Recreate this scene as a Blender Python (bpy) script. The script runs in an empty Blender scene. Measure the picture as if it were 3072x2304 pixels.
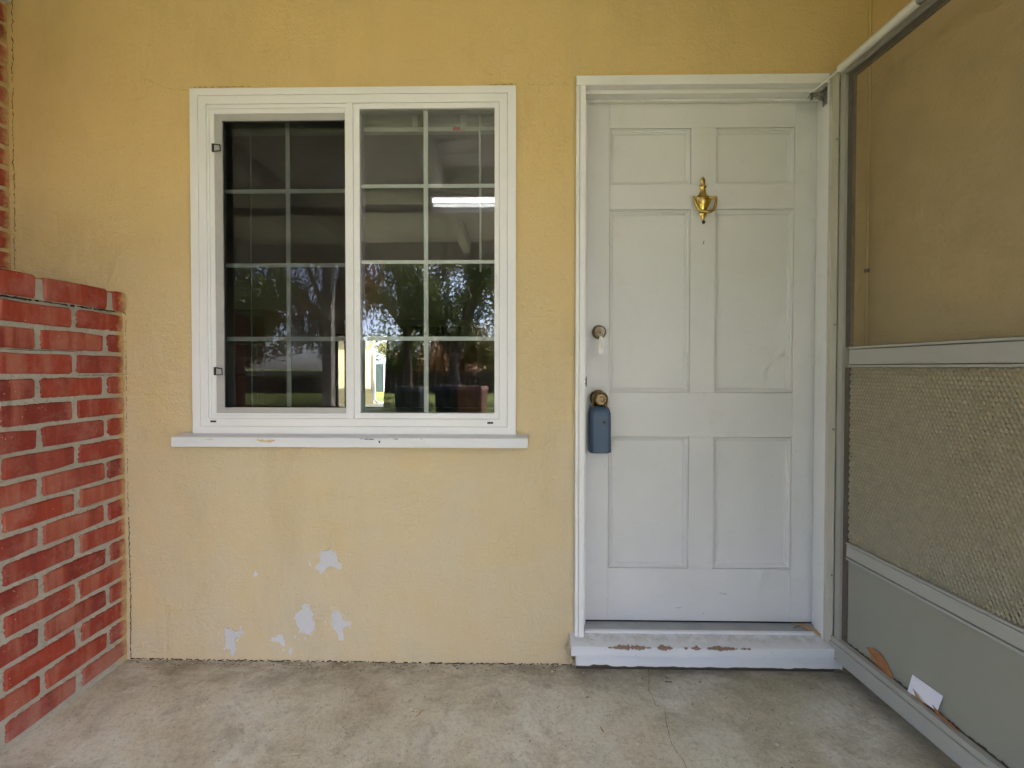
import bpy, bmesh, math, random
import numpy as np
from mathutils import Matrix, Vector

random.seed(7)
rng = np.random.default_rng(11)
R = math.radians
scene = bpy.context.scene
C = scene.collection

# ------------------------------------------------------------------ camera
CAM = Vector((0.0, -1.63, 1.1224))
yaw, pitch, roll = 0.0165, 0.0149, 0.0011
fwd = Vector((-math.sin(yaw)*math.cos(pitch), math.cos(yaw)*math.cos(pitch), -math.sin(pitch)))
rgt = Vector((math.cos(yaw), math.sin(yaw), 0))
upv = rgt.cross(fwd)
r2 = rgt*math.cos(roll) + upv*math.sin(roll)
u2 = upv*math.cos(roll) - rgt*math.sin(roll)
cam_data = bpy.data.cameras.new('camera')
cam = bpy.data.objects.new('camera', cam_data)
C.objects.link(cam)
m = Matrix.Identity(4)
for i in range(3):
    m[i][0], m[i][1], m[i][2], m[i][3] = r2[i], u2[i], -fwd[i], CAM[i]
cam.matrix_world = m
cam_data.sensor_width = 36.0
cam_data.lens = 36.0*1305.0/3072.0
cam_data.shift_y = -29.36/3072.0
cam_data.clip_start = 0.02
cam_data.clip_end = 2000
scene.camera = cam

# ------------------------------------------------------------------ world, sun, exposure
SUN_TO = Vector((0.36, -0.36, 0.86)).normalized()      # towards the sun
sun_el = math.asin(SUN_TO.z)
sun_az = math.atan2(SUN_TO.x, SUN_TO.y)                # from +Y, clockwise
world = bpy.data.worlds.new('World')
scene.world = world
world.use_nodes = True
wn = world.node_tree
wn.nodes.clear()
sky = wn.nodes.new('ShaderNodeTexSky')
sky.sky_type = 'NISHITA'
sky.sun_disc = False
sky.sun_elevation = sun_el
sky.sun_rotation = sun_az
sky.altitude = 50
sky.air_density = 0.42
sky.dust_density = 3.0
bg = wn.nodes.new('ShaderNodeBackground')
bg.inputs[1].default_value = 0.15
wo = wn.nodes.new('ShaderNodeOutputWorld')
wn.links.new(sky.outputs[0], bg.inputs[0])
wn.links.new(bg.outputs[0], wo.inputs[0])

sd = bpy.data.lights.new('sun', 'SUN')
sd.energy = 2.45
sd.angle = R(0.53)
sd.color = (1.0, 0.925, 0.80)
sun = bpy.data.objects.new('sun', sd)
C.objects.link(sun)
sun.rotation_euler = SUN_TO.to_track_quat('Z', 'Y').to_euler()
sun.location = SUN_TO*60

vs = scene.view_settings
vs.view_transform = 'Standard'
vs.look = 'None'
vs.exposure = 3.40
vs.gamma = 1.0
vs.use_curve_mapping = False
scene.cycles.max_bounces = 8
scene.cycles.diffuse_bounces = 4
scene.cycles.glossy_bounces = 3
scene.cycles.use_adaptive_sampling = True
scene.cycles.adaptive_threshold = .03
scene.cycles.use_denoising = True
scene.cycles.transparent_max_bounces = 24
scene.cycles.caustics_reflective = False
scene.cycles.caustics_refractive = False

# ------------------------------------------------------------------ material toolkit
class NT:
    def __init__(self, name):
        self.mat = bpy.data.materials.new(name)
        self.mat.use_nodes = True
        self.t = self.mat.node_tree
        self.t.nodes.clear()
        self.out = self.n('ShaderNodeOutputMaterial')
    def n(self, typ, **kw):
        nd = self.t.nodes.new(typ)
        for k, v in kw.items():
            setattr(nd, k, v)
        return nd
    def l(self, a, b):
        self.t.links.new(a, b)
    def val(self, sock, v):
        if hasattr(v, 'is_linked') or isinstance(v, bpy.types.NodeSocket):
            self.l(v, sock)
        else:
            if sock.type == 'RGBA' and len(v) == 3:
                v = (*v, 1)
            sock.default_value = v
    def pos(self):
        return self.n('ShaderNodeNewGeometry').outputs['Position']
    def obj(self):
        return self.n('ShaderNodeTexCoord').outputs['Object']
    def rand(self):
        return self.n('ShaderNodeObjectInfo').outputs['Random']
    def mapping(self, v, scale=(1, 1, 1), loc=(0, 0, 0)):
        nd = self.n('ShaderNodeMapping')
        self.l(v, nd.inputs[0])
        self.val(nd.inputs['Location'], loc)
        nd.inputs['Scale'].default_value = scale
        return nd.outputs[0]
    def noise(self, v, scale, detail=4, rough=.55, dist=0):
        nd = self.n('ShaderNodeTexNoise')
        self.l(v, nd.inputs['Vector'])
        nd.inputs['Scale'].default_value = scale
        nd.inputs['Detail'].default_value = detail
        nd.inputs['Roughness'].default_value = rough
        nd.inputs['Distortion'].default_value = dist
        return nd.outputs[0]
    def voro(self, v, scale, feature='F1'):
        nd = self.n('ShaderNodeTexVoronoi', feature=feature)
        self.l(v, nd.inputs['Vector'])
        nd.inputs['Scale'].default_value = scale
        return nd.outputs['Distance']
    def ramp(self, fac, stops):
        nd = self.n('ShaderNodeValToRGB')
        self.val(nd.inputs[0], fac)
        el = nd.color_ramp.elements
        while len(el) < len(stops):
            el.new(.5)
        for e, (p, c) in zip(el, stops):
            e.position = p
            if not isinstance(c, tuple):
                c = (c, c, c)
            e.color = (*c, 1)
        return nd.outputs[0]
    def mix(self, fac, a, b, mode='MIX'):
        nd = self.n('ShaderNodeMix', data_type='RGBA', blend_type=mode)
        self.val(nd.inputs[0], fac)
        self.val(nd.inputs[6], a)
        self.val(nd.inputs[7], b)
        return nd.outputs[2]
    def math(self, op, a, b=None, c=None, clamp=False):
        nd = self.n('ShaderNodeMath', operation=op, use_clamp=clamp)
        self.val(nd.inputs[0], a)
        if b is not None:
            self.val(nd.inputs[1], b)
        if c is not None:
            self.val(nd.inputs[2], c)
        return nd.outputs[0]
    def xyz(self, v):
        nd = self.n('ShaderNodeSeparateXYZ')
        self.l(v, nd.inputs[0])
        return nd.outputs
    def range(self, v, a, b, c=0., d=1.):
        nd = self.n('ShaderNodeMapRange')
        self.val(nd.inputs[0], v)
        nd.inputs[1].default_value = a
        nd.inputs[2].default_value = b
        nd.inputs[3].default_value = c
        nd.inputs[4].default_value = d
        return nd.outputs[0]
    def bump(self, h, strength=.3, dist=.01, prev=None):
        nd = self.n('ShaderNodeBump')
        nd.inputs['Strength'].default_value = strength
        nd.inputs['Distance'].default_value = dist
        self.l(h, nd.inputs['Height'])
        if prev is not None:
            self.l(prev, nd.inputs['Normal'])
        return nd.outputs[0]
    def pbr(self, col, rough=.5, metal=0., normal=None, spec=.5, coat=0., sub=None, alpha=None):
        b = self.n('ShaderNodeBsdfPrincipled')
        self.val(b.inputs['Base Color'], col)
        self.val(b.inputs['Roughness'], rough)
        self.val(b.inputs['Metallic'], metal)
        self.val(b.inputs['Specular IOR Level'], spec)
        self.val(b.inputs['Coat Weight'], coat)
        if normal is not None:
            self.l(normal, b.inputs['Normal'])
        return b.outputs[0]
    def done(self, shader):
        self.l(shader, self.out.inputs[0])
        return self.mat

def simple(name, col, rough=.5, metal=0., var=.12, scale=30., bump=.0, spec=.5):
    t = NT(name)
    p = t.pos()
    nz = t.noise(p, scale, 4)
    c = t.mix(nz, tuple(x*(1-var) for x in col), tuple(min(1, x*(1+var)) for x in col))
    nrm = t.bump(t.noise(p, scale*6, 3), bump, .004) if bump else None
    return t.done(t.pbr(c, rough, metal, nrm, spec))

def stucco_mat(name, base):
    t = NT(name)
    p = t.pos()
    x, y, z = t.xyz(p)
    big = t.noise(p, 1.3, 5, .6)
    mid = t.noise(p, 7, 5, .6)
    col = t.mix(t.range(big, .3, .7), tuple(v*.93 for v in base), tuple(min(1, v*1.05) for v in base))
    col = t.mix(t.math('MULTIPLY', t.range(mid, .45, .8), .35), col, (base[0]*1.0, base[1]*1.02, base[2]*1.25))
    # paler low on the wall: chalky paint plus cooler low light, put into colour
    low = t.math('MULTIPLY', t.range(z, 1.95, .70), t.range(t.noise(p, 3.2, 6, .65), .05, .60))
    col = t.mix(t.math('MULTIPLY', low, .85), col, (.56, .478, .325))
    # fine dirt pits and scuffs
    pits = t.ramp(t.noise(t.mapping(p, (1, 1, 1.4)), 150, 3, .7), [(.0, 1.), (.27, 1.), (.31, 0.)])
    clus = t.range(t.noise(p, 9, 4, .7), .52, .66)
    col = t.mix(t.math('MULTIPLY', t.math('MULTIPLY', pits, clus), .8), col, (.16, .13, .09))
    spk = t.ramp(t.voro(p, 48), [(.0, 1.), (.045, 1.), (.06, 0.)])
    rar = t.range(t.noise(p, 14, 2), .58, .62)
    col = t.mix(t.math('MULTIPLY', t.math('MULTIPLY', spk, rar), .75), col, (.07, .055, .04))
    sm = t.range(t.noise(t.mapping(p, (1, 1, .35)), 3, 5, .75), .52, .78)
    col = t.mix(t.math('MULTIPLY', sm, .30), col, (.34, .27, .14))
    fine = t.noise(p, 330, 2, .7)
    grit = t.noise(p, 95, 3, .65)
    brush = t.noise(t.mapping(p, (3, 3, 7)), 9, 3, .6, .8)
    lump = t.noise(p, 11, 2, .5)
    hgt = t.math('MULTIPLY_ADD', fine, .0009, t.math('MULTIPLY', grit, .0026))
    hgt = t.math('ADD', hgt, t.math('MULTIPLY_ADD', brush, .0016, t.math('MULTIPLY', lump, .0065)))
    n1 = t.bump(hgt, 1., 1.)
    return t.done(t.pbr(col, .78, 0, n1, .3))

def paint_mat(name, base, rough=.45, dirt=.25, bump=.25, warm=(.45, .40, .30), chips=.6):
    t = NT(name)
    p = t.pos()
    big = t.noise(p, 2.2, 5, .6)
    col = t.mix(t.range(big, .3, .7), tuple(v*.955 for v in base), tuple(min(1, v*1.03) for v in base))
    grime = t.range(t.noise(p, 12, 6, .72), .55, .85)
    col = t.mix(t.math('MULTIPLY', grime, dirt), col, warm)
    spk = t.ramp(t.voro(p, 55), [(.0, 1.), (.04, 1.), (.055, 0.)])
    rar = t.range(t.noise(p, 17, 2), .60, .64)
    col = t.mix(t.math('MULTIPLY', t.math('MULTIPLY', spk, rar), chips), col, (.10, .08, .06))
    orange = t.noise(p, 260, 3, .6)
    brush = t.noise(t.mapping(p, (3, 3, 3)), 30, 4, .6, .5)
    n1 = t.bump(orange, bump*.6, .0012)
    n1 = t.bump(brush, bump, .003, n1)
    rg = t.range(t.noise(p, 20, 4), .3, .7, rough-.06, rough+.10)
    return t.done(t.pbr(col, rg, 0, n1, .4))

YEL = (.64, .46, .20)
MAT = {}
MAT['stucco'] = stucco_mat('yellow_stucco', YEL)
MAT['trim'] = paint_mat('white_trim_paint', (.74, .735, .71), .5, .35)
MAT['vinyl'] = paint_mat('white_vinyl', (.745, .74, .73), .38, .12, .06, chips=.3)
MAT['door'] = paint_mat('door_paint', (.645, .645, .63), .42, .22, .22, (.40, .37, .29))
MAT['sill'] = paint_mat('sill_paint', (.66, .665, .665), .5, .3)
MAT['alu'] = paint_mat('painted_aluminium', (.37, .36, .315), .36, .3, .05, (.28, .25, .19), .5)
MAT['hstrip'] = paint_mat('hinge_strip_paint', (.50, .475, .40), .4, .3, .06, (.30, .26, .19), .5)
MAT['kick'] = paint_mat('kick_panel_paint', (.285, .28, .225), .42, .35, .12, (.26, .23, .17), .4)
MAT['tube'] = simple('ivory_enamel', (.66, .65, .58), .35, 0, .1, 25)
MAT['gasket'] = simple('dark_gasket', (.10, .085, .065), .6, 0, .3, 60)
MAT['black'] = simple('black_plastic', (.018, .018, .018), .45)
MAT['crack'] = simple('dark_crack', (.030, .024, .018), .95, 0, .3, 90, spec=.1)
MAT['hair'] = simple('hairline', (.24, .18, .09), .95, 0, .2, 90, spec=.1)
MAT['patch'] = simple('bare_plaster', (.59, .58, .565), .85, 0, .16, 140, .6, .2)
MAT['ring'] = simple('zinc', (.55, .54, .52), .35, 1., .2, 80)

def brick_mat(name, dull=0.):
    t = NT(name)
    p = t.pos()
    rnd = t.rand()
    rnd2 = t.math('FRACT', t.math('MULTIPLY', rnd, 17.31))
    off = t.n('ShaderNodeVectorMath', operation='ADD')
    t.l(p, off.inputs[0])
    cmb = t.n('ShaderNodeCombineXYZ')
    t.l(t.math('MULTIPLY', rnd, 13.), cmb.inputs[0])
    t.l(t.math('MULTIPLY', rnd2, 9.), cmb.inputs[1])
    t.l(cmb.outputs[0], off.inputs[1])
    q = off.outputs[0]
    col = t.ramp(rnd, [(.0, (.20, .029, .018)), (.25, (.26, .034, .018)), (.5, (.30, .044, .021)), (.75, (.24, .036, .023)), (1., (.32, .068, .036))])
    # flash bands running up the brick
    band = t.noise(t.mapping(q, (1, 1, .12)), 17, 3, .6)
    col = t.mix(t.math('MULTIPLY', t.range(band, .49, .62), .75), col, (.36, .12, .072))
    col = t.mix(t.math('MULTIPLY', t.range(band, .46, .32), .45), col, (.115, .017, .012))
    bloom = t.range(t.noise(q, 13, 6, .7), .48, .74)
    col = t.mix(t.math('MULTIPLY', bloom, .62), col, (.38, .17, .125))
    soot = t.range(t.noise(q, 19, 5, .7), .62, .76)
    col = t.mix(t.math('MULTIPLY', soot, .28), col, (.09, .032, .025))
    wispy = t.range(t.noise(q, 75, 5, .75), .64, .72)
    col = t.mix(t.math('MULTIPLY', wispy, .5), col, (.42, .27, .19))
    wfl = t.ramp(t.voro(t.mapping(q, (1, 1.6, .9)), 62), [(.0, 1.), (.07, 1.), (.11, 0.)])
    wf = t.math('MULTIPLY', wfl, t.range(t.noise(q, 23, 3), .53, .60))
    col = t.mix(wf, col, (.64, .52, .42))
    x, y, z = t.xyz(p)
    # yellow wall paint carried on to the bricks beside the corner
    edge = t.math('ADD', y, t.math('MULTIPLY', t.math('SUBTRACT', t.noise(p, 28, 5, .7), .5), .07))
    over = t.range(edge, -.030, -.004)
    col = t.mix(t.math('MULTIPLY', over, .9), col, tuple(v*.85 for v in YEL))
    # splash-up dust on the lowest course
    dust = t.math('MULTIPLY', t.range(z, .12, .0), t.range(t.noise(p, 16, 5, .7), .35, .65))
    col = t.mix(t.math('MULTIPLY', dust, .6), col, (.36, .24, .20))
    if dull:
        col = t.mix(dull, col, (.34, .25, .15))
    n1 = t.bump(t.noise(q, 240, 4, .7), .45, .003)
    n1 = t.bump(t.noise(q, 42, 4, .6), .5, .006, n1)
    return t.done(t.pbr(col, .72, 0, n1, .3))
MAT['brick'] = brick_mat('red_brick')
def mortar_mat():
    t = NT('mortar')
    p = t.pos()
    col = t.mix(t.noise(p, 22, 5, .7), (.32, .305, .24), (.47, .445, .365))
    dk = t.range(t.noise(p, 60, 5, .7), .54, .70)
    col = t.mix(t.math('MULTIPLY', dk, .6), col, (.20, .165, .12))
    rub = t.range(t.noise(p, 11, 5, .7), .50, .72)
    col = t.mix(t.math('MULTIPLY', rub, .45), col, (.34, .22, .165))
    x, y, z = t.xyz(p)
    edge = t.math('ADD', y, t.math('MULTIPLY', t.math('SUBTRACT', t.noise(p, 28, 5, .7), .5), .07))
    col = t.mix(t.math('MULTIPLY', t.range(edge, -.045, -.008), .9), col, tuple(v*.85 for v in YEL))
    n1 = t.bump(t.noise(p, 160, 5, .7), .6, .004)
    n1 = t.bump(t.noise(p, 38, 4, .6), .5, .008, n1)
    return t.done(t.pbr(col, .9, 0, n1, .2))
MAT['mortar'] = mortar_mat()

def concrete_mat():
    t = NT('stained_concrete')
    p = t.pos()
    x, y, z = t.xyz(p)
    a = t.noise(p, 2.6, 6, .65, .3)
    b = t.noise(t.mapping(p, (1, 1, 1), (3, 5, 0)), 7, 6, .68, .4)
    c = t.noise(t.mapping(p, (1, 1, 1), (9, 1, 0)), 24, 5, .7, .3)
    col = t.ramp(a, [(.28, (0.476, 0.405, 0.291)), (.46, (0.626, 0.576, 0.455)), (.62, (0.669, 0.647, 0.554)), (.78, (0.739, 0.732, 0.647))])
    col = t.mix(t.math('MULTIPLY', t.range(b, .48, .68), .55), col, (0.284, 0.235, 0.164))
    col = t.mix(t.math('MULTIPLY', t.range(b, .46, .28), .28), col, (0.711, 0.739, 0.675))
    col = t.mix(t.math('MULTIPLY', t.range(c, .56, .74), .45), col, (0.191, 0.159, 0.114))
    col = t.mix(t.math('MULTIPLY', t.range(c, .42, .26), .22), col, (0.800, 0.796, 0.697))
    # damp, grimy band against the wall
    nearw = t.math('MULTIPLY', t.range(y, -.20, -.02), t.range(t.noise(t.mapping(p, (.6, 1.4, 1)), 9, 6, .75), .36, .60))
    col = t.mix(t.math('MULTIPLY', nearw, .72), col, (0.191, 0.159, 0.114))
    # olive tone to the right, under the screen door
    olive = t.math('MULTIPLY', t.range(x, .05, .9), t.range(t.noise(p, 3.4, 5, .6), .38, .62))
    col = t.mix(t.math('MULTIPLY', olive, .5), col, (0.356, 0.320, 0.178))
    spl = t.ramp(t.voro(t.mapping(p, (1, 1, 1)), 26), [(.0, 1.), (.13, 1.), (.17, 0.)])
    sp = t.math('MULTIPLY', spl, t.range(t.noise(p, 11, 2), .60, .64))
    col = t.mix(t.math('MULTIPLY', sp, .6), col, (0.783, 0.768, 0.669))
    spl = t.ramp(t.voro(p, 75), [(.0, 1.), (.12, 1.), (.16, 0.)])
    sp = t.math('MULTIPLY', spl, t.range(t.noise(p, 19, 2), .60, .64))
    col = t.mix(t.math('MULTIPLY', sp, .8), col, (0.089, 0.076, 0.057))
    gr_ = t.noise(p, 70, 6, .75)
    col = t.mix(t.math('MULTIPLY', t.range(gr_, .5, .72), .45), col, (.17, .14, .10))
    col = t.mix(t.math('MULTIPLY', t.range(gr_, .44, .3), .3), col, (0.694, 0.672, 0.594))
    col = t.mix(t.math('MULTIPLY', t.range(t.noise(p, 300, 3, .6), .55, .70), .4), col, (.16, .14, .11))
    n1 = t.bump(t.noise(p, 210, 5, .7), .6, .003)
    n1 = t.bump(c, .45, .008, n1)
    n1 = t.bump(b, .4, .02, n1)
    return t.done(t.pbr(col, .82, 0, n1, .3))
MAT['concrete'] = concrete_mat()

def threshold_mat():
    t = NT('worn_threshold_paint')
    p = t.pos()
    x, y, z = t.xyz(p)
    base = t.mix(t.noise(p, 5, 5, .6), (.60, .615, .62), (.68, .69, .69))
    gr = t.math('MULTIPLY', t.range(y, -.055, -.02), t.range(t.noise(p, 26, 6, .75), .42, .66))
    base = t.mix(t.math('MULTIPLY', gr, .55), base, (.34, .30, .23))
    ticks = t.range(t.noise(t.mapping(p, (1, 2.4, 1)), 46, 4, .7), .66, .70)
    base = t.mix(t.math('MULTIPLY', ticks, .8), base, (.12, .10, .08))
    # worn strip along the front arris, bare wood with ragged ends
    dy = t.math('ABSOLUTE', t.math('ADD', y, .0625))
    dz = t.math('ABSOLUTE', t.math('SUBTRACT', z, .1085))
    dist = t.math('ADD', t.math('MULTIPLY', dy, .8), t.math('MULTIPLY', dz, 1.9))
    jag = t.noise(t.mapping(p, (1, .35, .35)), 90, 4, .7)
    lim = None
    for x0_, x1_, h_ in ((.322, .482, .016), (.500, .560, .019), (.598, .612, .013), (.622, .662, .014), (.672, .792, .015), (.80, .84, .007)):
        w_ = t.math('MULTIPLY', t.range(x, x0_, x0_+min(.05, (x1_-x0_)*.4)), t.range(x, x1_, x1_-min(.05, (x1_-x0_)*.4)))
        w_ = t.math('MULTIPLY', t.math('POWER', w_, .6), h_)
        lim = w_ if lim is None else t.math('ADD', lim, w_)
    lim = t.math('MULTIPLY', lim, t.range(jag, .30, .62, .15, 1.25))
    dist = t.math('ADD', dist, t.math('MULTIPLY', t.math('SUBTRACT', t.noise(t.mapping(p, (.6, 1, 1)), 75, 3, .6), .52), .016))
    bare = t.math('MULTIPLY', t.math('LESS_THAN', dist, lim), t.math('GREATER_THAN', lim, .002))
    wood = t.mix(t.noise(t.mapping(p, (1, 9, 9)), 22, 4, .6), (.17, .10, .065), (.32, .215, .15))
    col = t.mix(bare, base, wood)
    n1 = t.bump(t.noise(t.mapping(p, (1, 5, 5)), 30, 4, .6), .4, .003)
    n1 = t.bump(bare, -.9, .0025, n1)
    return t.done(t.pbr(col, .55, 0, n1, .35))
MAT['threshold'] = threshold_mat()
MAT['strip'] = simple('dull_aluminium', (.42, .43, .42), .42, .75, .2, 18, .1)

def brass_mat(name, col, rough, tarn):
    t = NT(name)
    p = t.pos()
    c = t.mix(t.range(t.noise(p, 70, 5, .7), .4, .75), col, tarn)
    r = t.range(t.noise(p, 90, 4), .3, .7, rough, rough+.14)
    n1 = t.bump(t.noise(p, 160, 3), .15, .002)
    return t.done(t.pbr(c, r, 1., n1))
MAT['brass'] = brass_mat('polished_brass', (.74, .53, .17), .13, (.30, .19, .06))
MAT['bronze'] = brass_mat('antique_brass', (.26, .175, .085), .24, (.085, .058, .032))
MAT['nickel'] = brass_mat('worn_brass_face', (.30, .245, .16), .38, (.15, .12, .08))
MAT['steel'] = brass_mat('rusty_zinc', (.42, .44, .43), .22, (.10, .06, .04))
MAT['blue'] = simple('blue_plastic', (.042, .078, .128), .42, 0, .08, 60, .15)

def glass_mat(name, gain=1.0, tint=(.93, .955, .93)):
    t = NT(name)
    fr = t.n('ShaderNodeFresnel')
    fr.inputs[0].default_value = 1.52
    tr = t.n('ShaderNodeBsdfTransparent')
    tr.inputs[0].default_value = (*tint, 1)
    gl = t.n('ShaderNodeBsdfGlossy')
    gl.inputs['Roughness'].default_value = .0
    gl.inputs[0].default_value = (1, 1, 1, 1)
    mx = t.n('ShaderNodeMixShader')
    t.l(t.math('MULTIPLY', fr.outputs[0], gain, clamp=True), mx.inputs[0])
    t.l(tr.outputs[0], mx.inputs[1])
    t.l(gl.outputs[0], mx.inputs[2])
    return t.done(mx.outputs[0])
MAT['glass'] = glass_mat('window_glass', 3.2)
MAT['glass2'] = glass_mat('inner_glass', 1.3)

def mesh_screen(name, col, open_):
    t = NT(name)
    tr = t.n('ShaderNodeBsdfTransparent')
    df = t.n('ShaderNodeBsdfDiffuse')
    p = t.pos()
    df.inputs[0].default_value = (*col, 1)
    mx = t.n('ShaderNodeMixShader')
    f = t.range(t.noise(p, 6, 4), .3, .7, 1-open_-.05, 1-open_+.05)
    t.l(f, mx.inputs[0])
    t.l(tr.outputs[0], mx.inputs[1])
    t.l(df.outputs[0], mx.inputs[2])
    return t.done(mx.outputs[0])
MAT['screen_win'] = mesh_screen('window_insect_mesh', (.010, .010, .008), .55)
MAT['screen_door'] = mesh_screen('door_insect_mesh', (.34, .275, .165), .62)
MAT['grid'] = simple('pale_green_grid', (.86, .90, .85), .4, 0, .05, 20)
MAT['screenframe'] = simple('grey_screen_frame', (.42, .415, .40), .45, .2, .08, 30)
MAT['grille'] = simple('dull_aluminium_grille', (.52, .475, .345), .28, .2, .3, 40)
MAT['paper'] = simple('white_card', (.80, .79, .83), .7, 0, .03, 40)
MAT['tagp'] = simple('clear_tag', (.62, .60, .55), .3, 0, .15, 300)
MAT['dryleaf'] = simple('dry_leaf', (.34, .145, .055), .65, 0, .35, 70, .3)
MAT['twig'] = simple('dark_twig', (.065, .045, .03), .85, 0, .3, 90)
MAT['straw'] = simple('straw', (.42, .25, .11), .8, 0, .3, 90)
MAT['chip'] = simple('paint_flake', (.60, .58, .52), .7, 0, .15, 90)
MAT['blind'] = simple('blind_vinyl', (.66, .65, .60), .5, 0, .05, 20)
MAT['redtag'] = simple('orange_label', (.60, .10, .035), .5)
MAT['room'] = simple('room_paint', (.46, .41, .33), .85, 0, .05, 3)
MAT['roomfloor'] = simple('carpet', (.20, .155, .11), .95, 0, .2, 40)
MAT['shelf'] = simple('bookshelf_wood', (.50, .16, .06), .4, 0, .25, 9)
MAT['curtain'] = simple('dark_curtain', (.014, .012, .011), .9, 0, .3, 20)
MAT['white_wood'] = paint_mat('porch_white_paint', (.60, .59, .575), .6, .3, .3)
MAT['greywood'] = paint_mat('post_paint', (.50, .49, .47), .6, .3, .3)
MAT['cream'] = simple('cream_stucco', (.80, .70, .42), .85, 0, .06, 6, .3)
MAT['shingle'] = simple('shingles', (.17, .115, .085), .9, 0, .35, 14, .5)
MAT['terracotta'] = simple('brown_roof_tile', (.30, .135, .075), .85, 0, .35, 9, .4)
MAT['fence'] = simple('dark_fence_wood', (.055, .038, .028), .9, 0, .4, 8, .4)
MAT['greenfence'] = simple('green_fence_slats', (.03, .052, .05), .7, 0, .25, 6)
MAT['bark'] = simple('bark', (.085, .06, .042), .95, 0, .4, 18, .8)
def lawn_mat():
    t = NT('lawn')
    p = t.pos()
    a = t.noise(p, .5, 5, .6)
    b = t.noise(p, 9, 5, .7)
    col = t.ramp(a, [(.3, (.16, .12, .06)), (.5, (.075, .11, .028)), (.7, (.06, .10, .022))])
    col = t.mix(t.range(b, .4, .7), col, (.12, .13, .045))
    return t.done(t.pbr(col, .95, 0, t.bump(t.noise(p, 40, 5, .7), .8, .03), .1))
MAT['lawn'] = lawn_mat()
def leaf_mat(name, c1, c2):
    t = NT(name)
    p = t.pos()
    col = t.mix(t.noise(p, 1.6, 4, .7), c1, c2)
    pb = t.pbr(col, .55, 0, None, .3)
    tr = t.n('ShaderNodeBsdfTranslucent')
    t.l(col, tr.inputs[0])
    mx = t.n('ShaderNodeMixShader')
    mx.inputs[0].default_value = .25
    t.l(pb, mx.inputs[1])
    t.l(tr.outputs[0], mx.inputs[2])
    return t.done(mx.outputs[0])
MAT['leaf_green'] = leaf_mat('green_leaves', (.06, .09, .022), (.13, .15, .045))
MAT['leaf_olive'] = leaf_mat('olive_leaves', (.10, .10, .028), (.19, .16, .05))
MAT['leaf_rust'] = leaf_mat('rusty_leaves', (.20, .10, .045), (.26, .18, .075))
MAT['bin_dark'] = simple('dark_bin_plastic', (.012, .016, .016), .5, 0, .15, 10)
MAT['bin_blue'] = simple('blue_bin_plastic', (.010, .012, .022), .5, 0, .15, 10)
MAT['bin_red'] = simple('brown_bin_plastic', (.13, .045, .028), .5, 0, .15, 10)
MAT['lamp'] = simple('lamp_housing', (.82, .82, .82), .4, 0, .03, 10)
def tube_mat():
    t = NT('lit_tube')
    e = t.n('ShaderNodeEmission')
    e.inputs[0].default_value = (1., .97, 1., 1)
    e.inputs[1].default_value = 1.8
    return t.done(e.outputs[0])
MAT['lit'] = tube_mat()
MAT['house'] = simple('neighbour_wall', (.72, .66, .60), .85, 0, .08, 2)

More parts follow.
